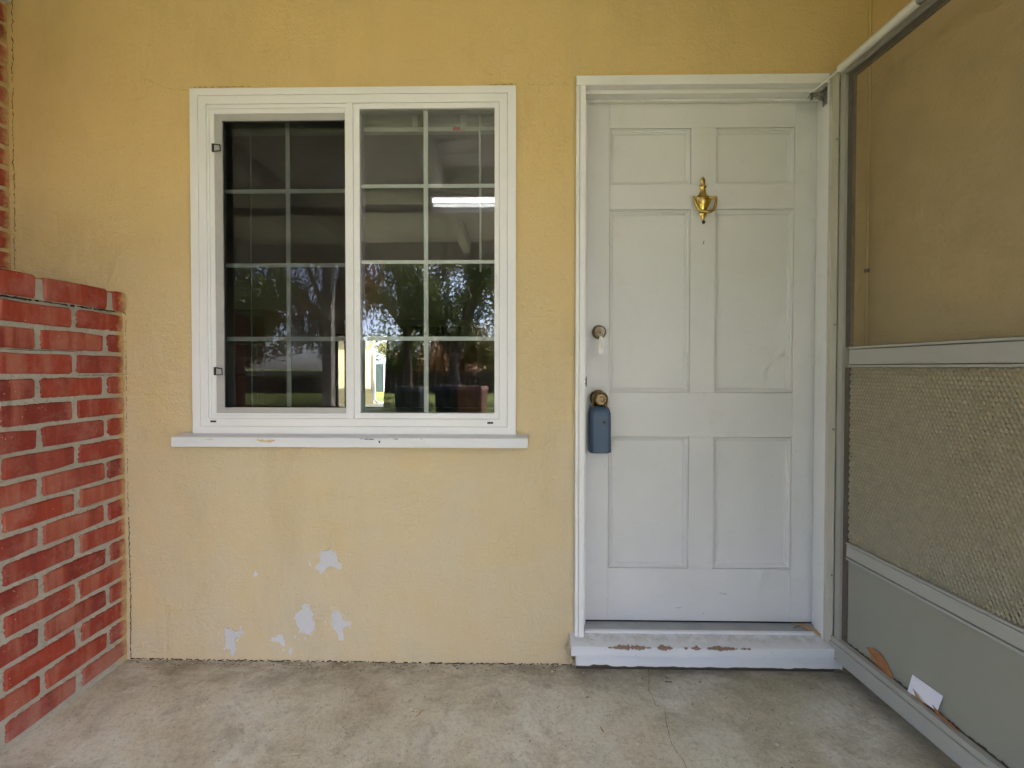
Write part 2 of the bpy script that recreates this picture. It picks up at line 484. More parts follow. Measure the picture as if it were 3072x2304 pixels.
# ------------------------------------------------------------------ mesh toolkit
class MB:
    def __init__(self):
        self.v, self.f = [], []
    def add(self, vs_, fs_):
        o = len(self.v)
        self.v += [tuple(a) for a in vs_]
        self.f += [tuple(i+o for i in f) for f in fs_]
        return self
    def box(self, x0, x1, y0, y1, z0, z1):
        return self.add([(x0, y0, z0), (x1, y0, z0), (x1, y1, z0), (x0, y1, z0), (x0, y0, z1), (x1, y0, z1), (x1, y1, z1), (x0, y1, z1)],
                        [(0, 3, 2, 1), (4, 5, 6, 7), (0, 1, 5, 4), (1, 2, 6, 5), (2, 3, 7, 6), (3, 0, 4, 7)])
    def quad(self, a, b, c, d):
        return self.add([a, b, c, d], [(0, 1, 2, 3)])
    def prism_x(self, prof, x0, x1):
        n = len(prof)                                  # prof: (y, z) counter-clockwise seen from +x
        vv = [(x0, a, b) for a, b in prof] + [(x1, a, b) for a, b in prof]
        ff = [tuple(range(n))[::-1], tuple(range(n, 2*n))]
        ff += [(i, (i+1) % n, n+(i+1) % n, n+i) for i in range(n)]
        return self.add(vv, ff)
    def prism_y(self, prof, y0, y1):
        n = len(prof)                                  # prof: (x, z)
        vv = [(a, y0, b) for a, b in prof] + [(a, y1, b) for a, b in prof]
        ff = [tuple(range(n)), tuple(range(n, 2*n))[::-1]]
        ff += [((i+1) % n, i, n+i, n+(i+1) % n) for i in range(n)]
        return self.add(vv, ff)
    def ring(self, o, i, y0, y1):
        """rectangular frame in the XZ plane; o, i = (x0, x1, z0, z1) outside and inside; mitred corners"""
        P = lambda r, y: [(r[0], y, r[2]), (r[1], y, r[2]), (r[1], y, r[3]), (r[0], y, r[3])]
        vv = P(o, y0)+P(i, y0)+P(o, y1)+P(i, y1)
        ff = []
        for k in range(4):
            j = (k+1) % 4
            ff += [(k, j, 4+j, 4+k), (8+j, 8+k, 12+k, 12+j), (j, k, 8+k, 8+j), (4+k, 4+j, 12+j, 12+k)]
        return self.add(vv, ff)
    def tube(self, path, r, seg=8, cap=True):
        path = [Vector(p) for p in path]
        rr = r if isinstance(r, (list, tuple)) else [r]*len(path)
        rings = []
        prev = None
        for i, p in enumerate(path):
            d = (path[min(i+1, len(path)-1)]-path[max(i-1, 0)]).normalized()
            a = d.orthogonal().normalized() if prev is None else (prev - d*prev.dot(d)).normalized()
            prev = a
            b = d.cross(a)
            rings.append([p+(a*math.cos(2*math.pi*k/seg)+b*math.sin(2*math.pi*k/seg))*rr[i] for k in range(seg)])
        vv = [q for rg in rings for q in rg]
        ff = [(i*seg+k, i*seg+(k+1) % seg, (i+1)*seg+(k+1) % seg, (i+1)*seg+k) for i in range(len(path)-1) for k in range(seg)]
        if cap:
            ff += [tuple(range(seg))[::-1], tuple(range((len(path)-1)*seg, len(path)*seg))]
        return self.add(vv, ff)
    def lathe(self, prof, c, axis='y', seg=28, squash=1.):
        """prof: (radius, height along axis); axis y points to -y (towards the viewer)"""
        vv = []
        for r, h_ in prof:
            for k in range(seg):
                a = 2*math.pi*k/seg
                if axis == 'y':
                    vv.append((c[0]+r*math.cos(a), c[1]-h_, c[2]+r*math.sin(a)))
                else:
                    vv.append((c[0]+r*math.cos(a), c[1]+r*math.sin(a)*squash, c[2]+h_))
        n = len(prof)
        ff = [(i*seg+k, i*seg+(k+1) % seg, (i+1)*seg+(k+1) % seg, (i+1)*seg+k) for i in range(n-1) for k in range(seg)]
        ff += [tuple(range(seg))[::-1], tuple(range((n-1)*seg, n*seg))]
        return self.add(vv, ff)
    def build(self, name, mat, parent=None, bevel=0., smooth=False, seg=2, recalc=True):
        me = bpy.data.meshes.new(name)
        me.from_pydata(self.v, [], self.f)
        if bevel or recalc:
            b = bmesh.new()
            b.from_mesh(me)
            if recalc:
                bmesh.ops.recalc_face_normals(b, faces=b.faces)
            if bevel:
                ed = [e for e in b.edges if len(e.link_faces) == 2 and e.calc_face_angle(0) > .5]
                bmesh.ops.bevel(b, geom=ed, offset=bevel, segments=seg, affect='EDGES', profile=.6, clamp_overlap=True)
            b.to_mesh(me)
            b.free()
        me.materials.append(MAT[mat] if isinstance(mat, str) else mat)
        if smooth:
            for p in me.polygons:
                p.use_smooth = True
            if hasattr(me, 'set_sharp_from_angle'):
                me.set_sharp_from_angle(angle=R(40))
        o = bpy.data.objects.new(name, me)
        C.objects.link(o)
        if parent is not None:
            o.parent = parent
        return o

def bx(name, mat, parent, x0, x1, y0, y1, z0, z1, bevel=.0):
    return MB().box(x0, x1, y0, y1, z0, z1).build(name, mat, parent, bevel)

def tag(o, label=None, cat=None, group=None, kind=None):
    if label: o['label'] = label
    if cat: o['category'] = cat
    if group: o['group'] = group
    if kind: o['kind'] = kind
    return o

def thing(name, label, cat, loc=(0, 0, 0), rz=0., group=None):
    o = bpy.data.objects.new(name, None)
    o.empty_display_size = .1
    C.objects.link(o)
    o.location = loc
    o.rotation_euler = (0, 0, rz)
    return tag(o, label, cat, group)

def jag_line(path, n, amp):
    """subdivide a polyline and jitter it"""
    out = []
    for a, b in zip(path[:-1], path[1:]):
        a, b = Vector(a), Vector(b)
        for k in range(n):
            out.append(a.lerp(b, k/n))
    out.append(Vector(path[-1]))
    for p in out[1:-1]:
        p += Vector((random.uniform(-1, 1), random.uniform(-1, 1), random.uniform(-1, 1)))*amp
    return out

def ribbon(name, path, w, side, mat, parent, broken=0.):
    """thin uneven ribbon lying on a surface; side = direction of its width"""
    mb = MB()
    s = Vector(side)
    prev = None
    for p in path:
        ww = w*random.uniform(.25, 1.)
        cur = (p-s*ww*.5, p+s*ww*.5)
        if prev is not None and random.random() > broken:
            mb.quad(prev[0], prev[1], cur[1], cur[0])
        prev = cur
    return mb.build(name, mat, parent, recalc=False)

def fract_poly(pts, it=3, amp=.14):
    pts = [Vector(p) for p in pts]
    for _ in range(it):
        out = []
        for a, b in zip(pts, pts[1:]+pts[:1]):
            d = b-a
            out += [a, (a+b)/2+Vector((-d.y, d.x))*random.uniform(-amp, amp)]
        pts = out
    return pts

# ================================================================== STRUCTURE
# porch slab
fl = MB().add([(-4.5, .12, 0), (-4.5, -3.75, 0), (4.5, -3.75, 0), (4.5, .12, 0), (-4.5, -3.75, -.3), (4.5, -3.75, -.3)],
              [(0, 1, 2, 3), (1, 4, 5, 2)]).build('porch_floor', 'concrete', None, recalc=False)
tag(fl, 'stained grey concrete porch slab below the wall', None, None, 'structure')
crk = [(.4888, .0), (.4707, -.0672), (.4521, -.1262), (.4567, -.1538), (.4546, -.1936), (.4814, -.2027), (.4652, -.2726), (.4574, -.3226), (.4607, -.364), (.4708, -.3956), (.4687, -.46), (.49, -.9), (.45, -1.6), (.5, -2.6)]
ribbon('crack', jag_line([(a, b, .0012) for a, b in crk], 6, .0011), .0018, (1, 0, 0), 'crack', fl)

# yards
gr = MB().quad((-400, -400, -.25), (400, -400, -.25), (400, -3.7, -.25), (-400, -3.7, -.25)).build('ground', 'lawn', None, recalc=False)
tag(gr, 'patchy green front lawn mirrored in the right window pane', None, None, 'structure')
gb = MB().quad((-400, 12.9, -.06), (400, 12.9, -.06), (400, 400, -.06), (-400, 400, -.06)).build('back_lawn', 'lawn', None, recalc=False)
tag(gb, 'sunlit green back lawn seen through the house', None, None, 'structure')
dw = bx('bounce_slab', 'concrete', None, 2.3, 8.5, -10, -3.76, -.6, -.235)  # added out of view, bounces warm sunlight up to ceiling and wall
tag(dw, 'unseen concrete slab added right of the lawn to bounce sunlight up', None, None, 'structure')
pt = bx('patio', 'concrete', None, -9, 6, 10.45, 12.898, -.2, -.02)
tag(pt, 'pale concrete patio behind the house', None, None, 'structure')

# --- front house wall with openings
WX0, WX1, WZ1 = -1.96, 1.2834, 2.62
hole_w = (-1.222, -.022, .880, 2.153)
hole_d = (.232, 1.150, .02, 2.170)
def wall_with_holes(x0, x1, z0, z1, holes, y0, y1):
    mb = MB()
    xs = sorted({x0, x1, *[h for r in holes for h in r[:2]]})
    zs = sorted({z0, z1, *[h for r in holes for h in r[2:]]})
    inside = lambda x, z: any(r[0] < x < r[1] and r[2] < z < r[3] for r in holes)
    for a, b in zip(xs[:-1], xs[1:]):
        for c, d in zip(zs[:-1], zs[1:]):
            if not inside((a+b)/2, (c+d)/2):
                mb.quad((a, y0, c), (b, y0, c), (b, y0, d), (a, y0, d))
                mb.quad((b, y1, c), (a, y1, c), (a, y1, d), (b, y1, d))
    for r in holes:
        a, b, c, d = r
        mb.quad((a, y0, c), (a, y1, c), (b, y1, c), (b, y0, c))
        mb.quad((a, y1, d), (a, y0, d), (b, y0, d), (b, y1, d))
        mb.quad((a, y1, c), (a, y0, c), (a, y0, d), (a, y1, d))
        mb.quad((b, y0, c), (b, y1, c), (b, y1, d), (b, y0, d))
    return mb
wall = thing('stucco_wall', 'pale yellow stucco house wall around the window and the front door', 'wall')
wall_with_holes(WX0, WX1, 0.0, WZ1, [hole_w, hole_d], 0., .10).build('render_coat', 'stucco', wall, recalc=False)
px = lambda a: -1.2199+3.561e-4*a
pz = lambda b: .5581-3.556e-4*b
PATCH = [
 [(1310,355),(1380,375),(1420,350),(1480,420),(1490,480),(1535,510),(1520,570),(1470,550),(1420,530),(1380,550),(1350,600),(1310,622),(1245,555),(1260,525),(1300,500),(1290,420)],
 [(1120,950),(1190,955),(1195,1005),(1240,1060),(1215,1100),(1250,1135),(1240,1210),(1200,1250),(1190,1275),(1130,1255),(1065,1262),(1080,1220),(1045,1170),(1040,1130),(1020,1100),(1075,1020),(1110,1000)],
 [(1440,1005),(1490,1010),(1530,1060),(1545,1110),(1640,1135),(1635,1175),(1555,1190),(1545,1260),(1550,1330),(1500,1340),(1480,1250),(1450,1210),(1420,1150),(1425,1080)],
 [(262,1215),(340,1220),(380,1260),(430,1240),(435,1195),(460,1195),(455,1250),(488,1270),(445,1290),(430,1320),(390,1310),(385,1390),(395,1440),(370,1490),(350,1525),(325,1480),(330,1440),(275,1430),(285,1370),(265,1280)],
 [(755,1345),(780,1310),(830,1290),(860,1270),(905,1300),(925,1390),(890,1400),(850,1355),(800,1355)],
 [(965,1420),(985,1410),(1000,1450),(990,1505),(965,1480)],
 [(590,620),(610,590),(635,620),(620,660),(590,650)],
 [(1170,475),(1190,480),(1215,530),(1190,535)],
 [(1130,1310),(1155,1305),(1145,1345)]]
for pl in PATCH:
    q = fract_poly([(px(a), pz(b)) for a, b in pl], 3, .16)
    n = len(q)
    MB().add([(v.x, -.0007, v.y) for v in q]+[(v.x, .001, v.y) for v in q],
             [tuple(range(n))]+[(i, (i+1) % n, n+(i+1) % n, n+i) for i in range(n)]).build('bare_patch', 'patch', wall)
for pl in PATCH[:5]:
    for _ in range(9):
        a_, b_ = random.choice(pl)
        a_, b_ = a_+random.uniform(-70, 70), b_+random.uniform(-60, 80)
        r_ = random.uniform(3, 11)
        q = fract_poly([(px(a_+r_*math.cos(t_)), pz(b_+1.4*r_*math.sin(t_))) for t_ in (5.2, 4.1, 3., 2., 1., 0.)], 2, .25)
        n = len(q)
        MB().add([(v.x, -.0006, v.y) for v in q], [tuple(range(n))]).build('bare_patch', 'patch', wall, recalc=False)
# ragged gap where stucco meets slab and brick, hairline cracks
ribbon('crack', jag_line([(-1.49, -.0016, .006), (-1.2, -.0016, .003), (-.8, -.0016, .004), (-.4, -.0016, .002), (0, -.0016, .003), (.2, -.0016, .003)], 40, .0022), .006, (0, 0, 1), 'crack', wall, .22)
ribbon('crack', jag_line([(-1.489, -.0016, .01), (-1.486, -.0016, .25), (-1.490, -.0016, .55)], 60, .0016), .0046, (1, 0, 0), 'crack', wall, .04)
ribbon('crack', jag_line([(-1.492, -.0016, .55), (-1.494, -.0016, 1.0), (-1.492, -.0016, 1.33)], 60, .0014), .0026, (1, 0, 0), 'crack', wall, .4)
ribbon('crack', jag_line([(-1.922, -.0016, 1.42), (-1.915, -.0016, 1.7), (-1.918, -.0016, 2.0), (-1.91, -.0016, 2.58)], 60, .0026), .004, (1, 0, 0), 'crack', wall, .12)
ribbon('crack', jag_line([(-1.405, -.0016, 2.205), (-1.34, -.0016, 2.176), (-1.29, -.0016, 2.164), (-1.236, -.0016, 2.163)], 8, .0008), .0012, (0, 0, 1), 'hair', wall)
ribbon('crack', jag_line([(-1.232, -.014, 2.1655), (-1.15, -.014, 2.1655), (-1.0, -.014, 2.166)], 12, .0006), .0024, (0, 0, 1), 'crack', wall, .3)
ribbon('crack', jag_line([(-.11, -.014, 2.1655), (-.05, -.014, 2.166), (-.012, -.014, 2.1665)], 12, .0006), .003, (0, 0, 1), 'crack', wall, .2)
ribbon('crack', jag_line([(.185, -.0016, 2.17), (.1, -.0016, 2.168), (.03, -.0016, 2.172)], 8, .001), .0010, (0, 0, 1), 'hair', wall, .3)
# torn stucco beside the threshold
mb = MB()
for k in range(26):
    a = random.random()
    zc, xc = .015+.085*a, .196-.012*random.random()+.006*math.sin(a*9)
    s = random.uniform(.004, .010)
    mb.add([(xc+s*math.cos(t_)*random.uniform(.7, 1.2), -.004-random.random()*.006, zc+s*math.sin(t_)*random.uniform(.8, 1.4)) for t_ in np.arange(0, 6.2, 1.05)]+[(xc, -.014-random.random()*.006, zc)],
           [(i, (i+1) % 6, 6) for i in range(6)])
mb.build('stucco_lip', 'stucco', wall)

# right-hand return wall
rw = thing('return_wall', 'yellow stucco return wall behind the open screen door', 'wall', (WX1, 0, 0), R(1.7))
MB().box(.0, .16, -1.45, .0, 0, WZ1).build('render_coat', 'stucco', rw)

# --- brick: low block and the chimney-like wall above it
def brick_mesh(L, D, H, seed):
    """brick whose face looks to +x, with a worn, slightly irregular outline"""
    rr = random.Random(seed)
    a, b, c = L/2, H/2, .006
    base = [(-a+c, -b), (-a*.33, -b), (a*.33, -b), (a-c, -b), (a, -b+c), (a, b-c), (a-c, b), (a*.33, b), (-a*.33, b), (-a+c, b), (-a, b-c), (-a, -b+c)]
    out = [(y+rr.uniform(-.0022, .0022), z+rr.uniform(-.0018, .0018)) for y, z in base]
    if rr.random() < .5:                                  # a knocked corner
        k = rr.choice((3, 4, 5, 6, 10, 11))
        out[k] = (out[k][0]*.975, out[k][1]*.90)
    inn = [(y*(1-.0045/a)+rr.uniform(-.0008, .0008), z*(1-.0045/b)+rr.uniform(-.0008, .0008)) for y, z in out]
    n_ = len(out)
    V = [(D/2, y, z) for y, z in inn]+[(D/2-.0042-rr.uniform(0, .0015), y, z) for y, z in out]+[(-D/2, y, z) for y, z in out]
    F_ = [tuple(range(n_))]+[(k, n_+k, n_+(k+1) % n_, (k+1) % n_) for k in range(n_)]+[(n_+k, 2*n_+k, 2*n_+(k+1) % n_, n_+(k+1) % n_) for k in range(n_)]
    me = bpy.data.meshes.new('brick')
    me.from_pydata(V, [], F_)
    bb = bmesh.new(); bb.from_mesh(me); bmesh.ops.recalc_face_normals(bb, faces=bb.faces); bb.to_mesh(me); bb.free()
    me.materials.append(MAT['brick'])
    return me
CH, BL, J, JV = .0771, .225, .0140, .0165
full = [brick_mesh(BL-JV, .09, CH-J, s) for s in range(14)]
cache = {}
def put_brick(par, u0, u1, z0, z1, xoff=0., proud=None):
    """brick between u0..u1 (distance from the corner towards the camera) on a face looking to +x"""
    L, H = u1-u0, z1-z0
    if abs(L-(BL-JV)) < .006 and abs(H-(CH-J)) < .002:
        me = random.choice(full)
    else:
        k = (round(L, 3), round(H, 3))
        if k not in cache:
            cache[k] = brick_mesh(L, .09, H, hash(k) % 1000)
        me = cache[k]
    o = bpy.data.objects.new('brick', me)
    C.objects.link(o)
    o.parent = par
    pr = random.uniform(-.0012, .0016) if proud is None else proud
    o.location = (xoff-.045+pr, -(u0+u1)/2, (z0+z1)/2)
    o.rotation_euler = (random.uniform(-.004, .004), random.uniform(-.006, .006), random.uniform(-.004, .004))
    return o
def mortar_sheet(name, par, x, u0, u1, z0, z1, step=.0085, amp=.0028, depth=.10):
    nu, nz = int((u1-u0)/step)+1, int((z1-z0)/step)+1
    us = np.linspace(u0, u1, nu); zs = np.linspace(z0, z1, nz)
    vv, ff = [], []
    for i in range(nu):
        for k in range(nz):
            vv.append((x+random.uniform(-amp, amp), -us[i]+random.uniform(-1, 1)*step*.25*(0 < i < nu-1), zs[k]+random.uniform(-1, 1)*step*.25*(0 < k < nz-1)))
    for i in range(nu-1):
        for k in range(nz-1):
            a = i*nz+k
            ff.append((a, a+nz, a+nz+1, a+1))
    mb = MB().add(vv, ff)
    o = mb.build(name, 'mortar', par, recalc=False)
    for p in o.data.polygons: p.use_smooth = True
    return o
def brick_face(par, length, k0, k1, zbase, off_even, off_odd, xoff=0.):
    for k in range(k0, k1):
        z0 = zbase+CH*k
        off = off_even if k % 2 == 0 else off_odd
        u = off-BL
        while u < length:
            a, b = max(u+JV/2, .002), min(u+BL-JV/2, length)
            if b-a > .02:
                put_brick(par, a+random.uniform(-.0025, .0025)*(a > .01), b+random.uniform(-.0025, .0025), z0+J/2+random.uniform(-.0015, .0015), z0+CH-J/2, xoff)
            u += BL
LEN = .637
UL = .862
low = thing('low_brick_wall', 'waist-high red brick wall with a capping course at left', 'brick wall', (-1.5, 0, 0), R(1.43))
brick_face(low, LEN, 0, 17, .015, .187, .077)
put_len = LEN
u = .064-.238
for i in range(8):
    a, b = max(u+.0125, .0), min(u+.238-.0125, LEN+.01)
    if b-a > .02:
        put_brick(low, a, b, 1.333, 1.404, .010, 0.)
    u += .238
mortar_sheet('mortar', low, -.0058, 0, LEN, .0, 1.336, .0065)
MB().box(-.44, -.012, -LEN+.016, -.001, 0, 1.330).build('core', 'mortar', low)
MB().box(-.44, .002, -LEN, -.001, 1.3305, 1.396).build('cap_mortar', 'mortar', low)
MB().box(-.44, -.0045, -.07, -.0005, 0, .03).build('mortar_fillet', 'mortar', low)
ribbon('crack', jag_line([(.0035, -.0, 1.3285), (.0035, -.5, 1.3275), (.0035, -1.4, 1.328)], 60, .0012), .007, (0, 0, 1), 'crack', low, .12)  # open joint and the shade under the cap, drawn as one dark line
for (ua, ub, zz) in ((.18, .62, 1.2485-.0775), (.0, .18, 1.2485-2*.0771-.004)):
    ribbon('crack', jag_line([(.0008, -ua, zz+.004), (.0008, -ub, zz+.004)], 30, .0011), .0022, (0, 0, 1), 'crack', low, .1)
uw = thing('tall_brick_wall', 'tall red brick wall rising above the low one at the left edge', 'brick wall', (-1.93, 0, 1.404), R(1.43))
brick_face(uw, UL, 0, 15, .004, .187, .077)
mortar_sheet('mortar', uw, -.0062, 0, UL, 0, 1.18, .007)
MB().box(-.75, -.012, -UL+.016, -.001, 0, 1.19).build('core', 'mortar', uw)
def end_face(par, length, width, rows_, zbase):
    for k in range(*rows_):
        off = -.05 if k % 2 == 0 else -.16
        x = off
        while x < width:
            a, b = max(x+JV/2, .092), min(x+BL-JV/2, width)
            if b-a > .02:
                o = put_brick(par, 0, b-a, zbase+CH*k+J/2, zbase+CH*k+CH-J/2)
                o.rotation_euler = (0, 0, R(-90))
                o.location = (-(a+b)/2, -length+.045, o.location.z)
            x += BL
end_face(low, LEN, .44, (0, 17), .015)
end_face(uw, UL, .74, (0, 15), .004)

# --- porch roof, ceiling, beams
roof = thing('porch_roof', 'white boarded porch ceiling with rafters mirrored in the window', 'roof')
for i in range(20):
    y1 = .1-i*.19
    bx('ceiling_board', 'white_wood', roof, -4.6, 4.6, y1-.187, y1, 2.622, 2.642)
MB().add([(-4.7, -3.9, 2.66), (4.7, -3.9, 2.66), (4.7, 5.2, 4.5), (-7.5, 5.2, 4.5), (-7.5, -3.9, 2.66), (4.7, 11.1, 2.62), (-7.5, 11.1, 2.62), (-7.5, 11.1, 2.54), (4.7, 11.1, 2.54), (4.7, 5.2, 4.40), (-7.5, 5.2, 4.40), (4.7, -3.9, 2.645), (-7.5, -3.9, 2.645)],
         [(4, 1, 2, 3), (3, 2, 5, 6), (6, 5, 8, 7), (7, 8, 9, 10), (10, 9, 11, 12), (12, 11, 1, 4), (1, 11, 9, 2), (2, 9, 8, 5), (4, 3, 10, 12), (3, 6, 7, 10)]).build('roof_deck', 'shingle', roof)
for xx in (-3.3, -1.95, -.62, .72, 2.1, 3.4):
    bx('rafter', 'white_wood', roof, xx-.045, xx+.045, -3.55, -.01, 2.49, 2.621)
bx('cross_beam', 'white_wood', roof, -4.6, 4.6, -2.10, -2.0, 2.42, 2.489)
bx('edge_beam', 'white_wood', roof, -4.6, 4.6, -3.69, -3.56, 2.40, 2.621)
lampx = thing('tube_light', 'lit white fluorescent batten on the porch ceiling, mirrored in the right pane', 'light', (-.10, -1.78, 2.45))
bx('housing', 'lamp', lampx, -.60, .60, -.03, .03, 0, .03, .004)
MB().tube([(-.58, 0, -.018), (.58, 0, -.018)], .013, 12).build('tube', 'lit', lampx, smooth=True)
for i, xx in enumerate((-2.35, 2.5)):
    p_ = thing('porch_post', ['square grey porch post mirrored beside the yellow strip in the left pane', 'square grey porch post at the far end of the porch'][i], 'post', (xx, -3.62, 0))
    bx('shaft', 'greywood', p_, -.055, .055, -.055, .055, .012, 2.398)
    bx('base', 'greywood', p_, -.075, .075, -.075, .075, 0, .0115)

# --- room behind the window
room = thing('room', None, None)
tag(room, 'dim living room seen through the window', None, None, 'structure')
RX0, RX1, RY1 = -6.6, 1.9, 10.35
bx('floor', 'roomfloor', room, RX0, RX1, .101, RY1+.12, -.15, .0)
bx('ceiling', 'room', room, RX0, RX1, .101, RY1+.12, 2.44, 2.5)
bx('wall', 'room', room, RX0-.1, RX0, .101, RY1, 0, 2.44)
bx('wall', 'room', room, RX1, RX1+.1, .101, RY1, 0, 2.44)
wall_with_holes(RX0, RX1, 0, 2.44, [(-5.08, -3.52, .02, 2.03)], RY1, RY1+.12).build('wall', 'room', room, recalc=False)
wall_with_holes(WX0, RX1, 0, 2.44, [hole_w, (.2, 1.2, .0, 2.2)], .101, .125).build('wall', 'room', room, recalc=False)
bx('wall', 'room', room, RX0, WX0, .101, .2, 0, 2.44)
bx('door_blank', 'room', room, .2, 1.2, .126, .14, 0, 2.2)
# patio door
pdr = thing('patio_door', 'dark framed patio door on the far side of the dim room', 'door', (0, RY1-.03, 0))
MB().ring((-5.08, -3.52, .0, 2.05), (-5.04, -3.57, .03, 2.0), 0, .1).build('frame', 'curtain', pdr)
bx('meeting_stile', 'curtain', pdr, -4.84, -4.36, .02, .08, .03, 2.0)
def curtain(name, label, x0, x1, y, z0, z1, flare, group=None):
    mb = MB()
    n = 60
    top, bot = [], []
    for i in range(n+1):
        t_ = i/n
        xx = x0+(x1-x0)*t_
        dy = .035*math.sin(t_*38)
        top.append((xx, y+dy, z1)); bot.append((xx-flare*(1-t_), y+dy*1.3, z0))
    vv = top+bot
    mb.add(vv, [(i, i+1, n+2+i, n+1+i) for i in range(n)])
    o = mb.build(name, 'curtain', None, recalc=False, smooth=True)
    return tag(o, label, 'curtain', group)
curtain('curtain', 'dark drawn curtain right of the bright patio view', -3.60, -1.1, RY1-.12, .03, 2.25, .13)
# bookcase
bk = thing('bookcase', 'reddish brown wooden bookcase seen through the left pane', 'bookcase', (-2.64, 2.35, 0))
bx('side_panel', 'shelf', bk, 0, .02, 0, .34, .0, 1.66)
bx('side_panel', 'shelf', bk, .27, .29, 0, .34, .0, 1.66)
bx('back_panel', 'shelf', bk, .0202, .2698, .325, .338, .0, 1.66)
for zz in (.05, .42, .74, 1.04, 1.34, 1.638):
    bx('shelf', 'shelf', bk, .0204, .2696, .0, .3248, zz, zz+.02)

# --- back yard: wing, downspout, fence
wing = thing('rear_wing', 'sunlit cream house wing beyond the patio door', 'building', (0, 12.0, 0))
bx('wall', 'cream', wing, -9, -4.60, 0, .24, -.02, 2.2)
bx('eave', 'stucco', wing, -9, -4.45, -.22, .5, 2.2, 2.32)
MB().tube([(-3.75, -.30, 2.02), (-4.36, -.16, 1.88), (-4.50, -.10, 1.80), (-4.54, -.07, 1.70), (-4.55, -.07, .30), (-4.53, -.09, .14), (-4.40, -.22, .03)], .045, 10).build('downspout', 'vinyl', wing, smooth=True)
bf = thing('slatted_fence', 'green slatted back fence beyond the lawn', 'fence', (0, 19.5, -.06))
for i in range(44):
    bx('slat', 'greenfence', bf, -12+i*.3, -12+i*.3+.29, 0, .03, 0, 1.35)
for i in range(8):
    bx('post', 'vinyl', bf, -12+i*1.8, -12+i*1.8+.05, -.06, -.01, 0, 1.6)

# ================================================================== WINDOW
win = thing('window', 'white vinyl sliding window with grid panes left of the door', 'window')
MB().ring((-1.232, -.0125, .869, 2.163), (-1.2028, -.0438, .9008, 2.1372), -.0125, .05).build('trim', 'vinyl', win, .0012)
MB().ring((-1.2022, -.0444, .9014, 2.1366), (-1.174, -.0745, .930, 2.1065), -.0092, .06).build('frame', 'vinyl', win, .0012)
bx('mullion', 'vinyl', win, -.646, -.6205, -.0085, .07, .9302, 2.1063, .0012)
rs = MB().ring((-.6198, -.0752, .9306, 2.1058), (-.5968, -.0925, .9515, 2.0868), -.0048, .04).build('sash', 'vinyl', win, .0012)
tag(rs, 'fixed right sash')
ls = MB().ring((-1.1735, -.6466, .9306, 2.1060), (-1.150, -.6500, .9490, 2.0765), .0015, .03).build('track', 'vinyl', win, .0010)
MB().ring((-1.1735, -.6466, .9306, 2.1060), (-1.166, -.6520, .9400, 2.0930), -.004, .0012).build('track_lip', 'vinyl', win, .0008)
# right panes: two sheets, very slightly out of parallel, with the grid between
def pane(name, x0, x1, y, z0, z1, mat, tilt, par, label=None):
    o = MB().quad((x0, 0, z0-(z0+z1)/2), (x1, 0, z0-(z0+z1)/2), (x1, 0, z1-(z0+z1)/2), (x0, 0, z1-(z0+z1)/2)).build(name, mat, par, recalc=False)
    o.location = (0, y, (z0+z1)/2)
    o.rotation_euler = (tilt, 0, 0)
    if label: o['label'] = label
    return o
pane('pane', -.606, -.083, .008, .943, 2.096, 'glass', .0, rs)
pane('pane', -.606, -.083, .022, .943, 2.096, 'glass2', -.006, rs)
YG = .0140
bx('grid_bar', 'grid', rs, -.3611, -.3443, YG, YG+.004, .9516, 2.0866)
for (a, b) in ((1.8003, 1.8140), (1.5150, 1.5288), (1.2249, 1.2400)):
    bx('grid_bar', 'grid', rs, -.5966, -.3613, YG+.0004, YG+.0036, a, b)
    bx('grid_bar', 'grid', rs, -.3441, -.0928, YG+.0004, YG+.0036, a, b)
# left sash behind the insect screen
lsash = MB().ring((-1.172, -.60, .9310, 2.1050), (-1.140, -.63, .962, 2.066), .0315, .058).build('sash', 'vinyl', win, .001)
tag(lsash, 'sliding left sash behind the insect screen')
pane('pane', -1.150, -.62, .038, .955, 2.075, 'glass', .0, lsash)
pane('pane', -1.150, -.62, .051, .955, 2.075, 'glass2', -.006, lsash)
YG = .0430
bx('grid_bar', 'grid', lsash, -.9010, -.8850, YG, YG+.004, .9622, 2.0658)
for (a, b) in ((1.7945, 1.8100), (1.5098, 1.5250), (1.2250, 1.2416)):
    bx('grid_bar', 'grid', lsash, -1.1398, -.9012, YG+.0004, YG+.0036, a, b)
    bx('grid_bar', 'grid', lsash, -.8848, -.6302, YG+.0004, YG+.0036, a, b)
scr = thing('insect_screen', 'grey framed insect screen over the left half of the window', 'screen')
MB().ring((-1.156, -.630, .9495, 2.0815), (-1.121, -.650, .9705, 2.0514), .0042, .013).build('frame', 'screenframe', scr, .002)
MB().quad((-1.124, .0100, .968), (-.645, .0100, .968), (-.645, .0100, 2.054), (-1.124, .0100, 2.054)).build('mesh', 'screen_win', scr, recalc=False)
def tab(zc, s):
    mb = MB()
    pth = [(-1.153, -.002, zc+.014), (-1.124, -.004, zc+.010*s), (-1.122, -.004, zc-.012), (-1.150, -.002, zc-.014), (-1.153, -.002, zc+.014)]
    mb.tube(pth, .0023, 6)
    mb.box(-1.156, -1.150, -.003, .003, zc-.015, zc+.015)
    mb.build('pull_tab', 'black', scr)
tab(1.948, .9)
tab(1.108, .95)
for x_, z_ in ((-1.1545, .9186), (-.1078, .9163)):
    MB().lathe([(.0035, 0), (.0035, .0006)], (x_, -.0093, z_), seg=12).box(x_-.011, x_+.011, -.0101, -.009, z_-.0035, z_+.0035).build('weep_slot', 'black', win)
sl = MB().prism_x([(-.060, .8310), (.0, .8310), (.0, .8755), (-.012, .8735), (-.0575, .8672), (-.060, .8640)], -1.2765, .0320)
so = sl.build('sill', 'sill', win, .002)
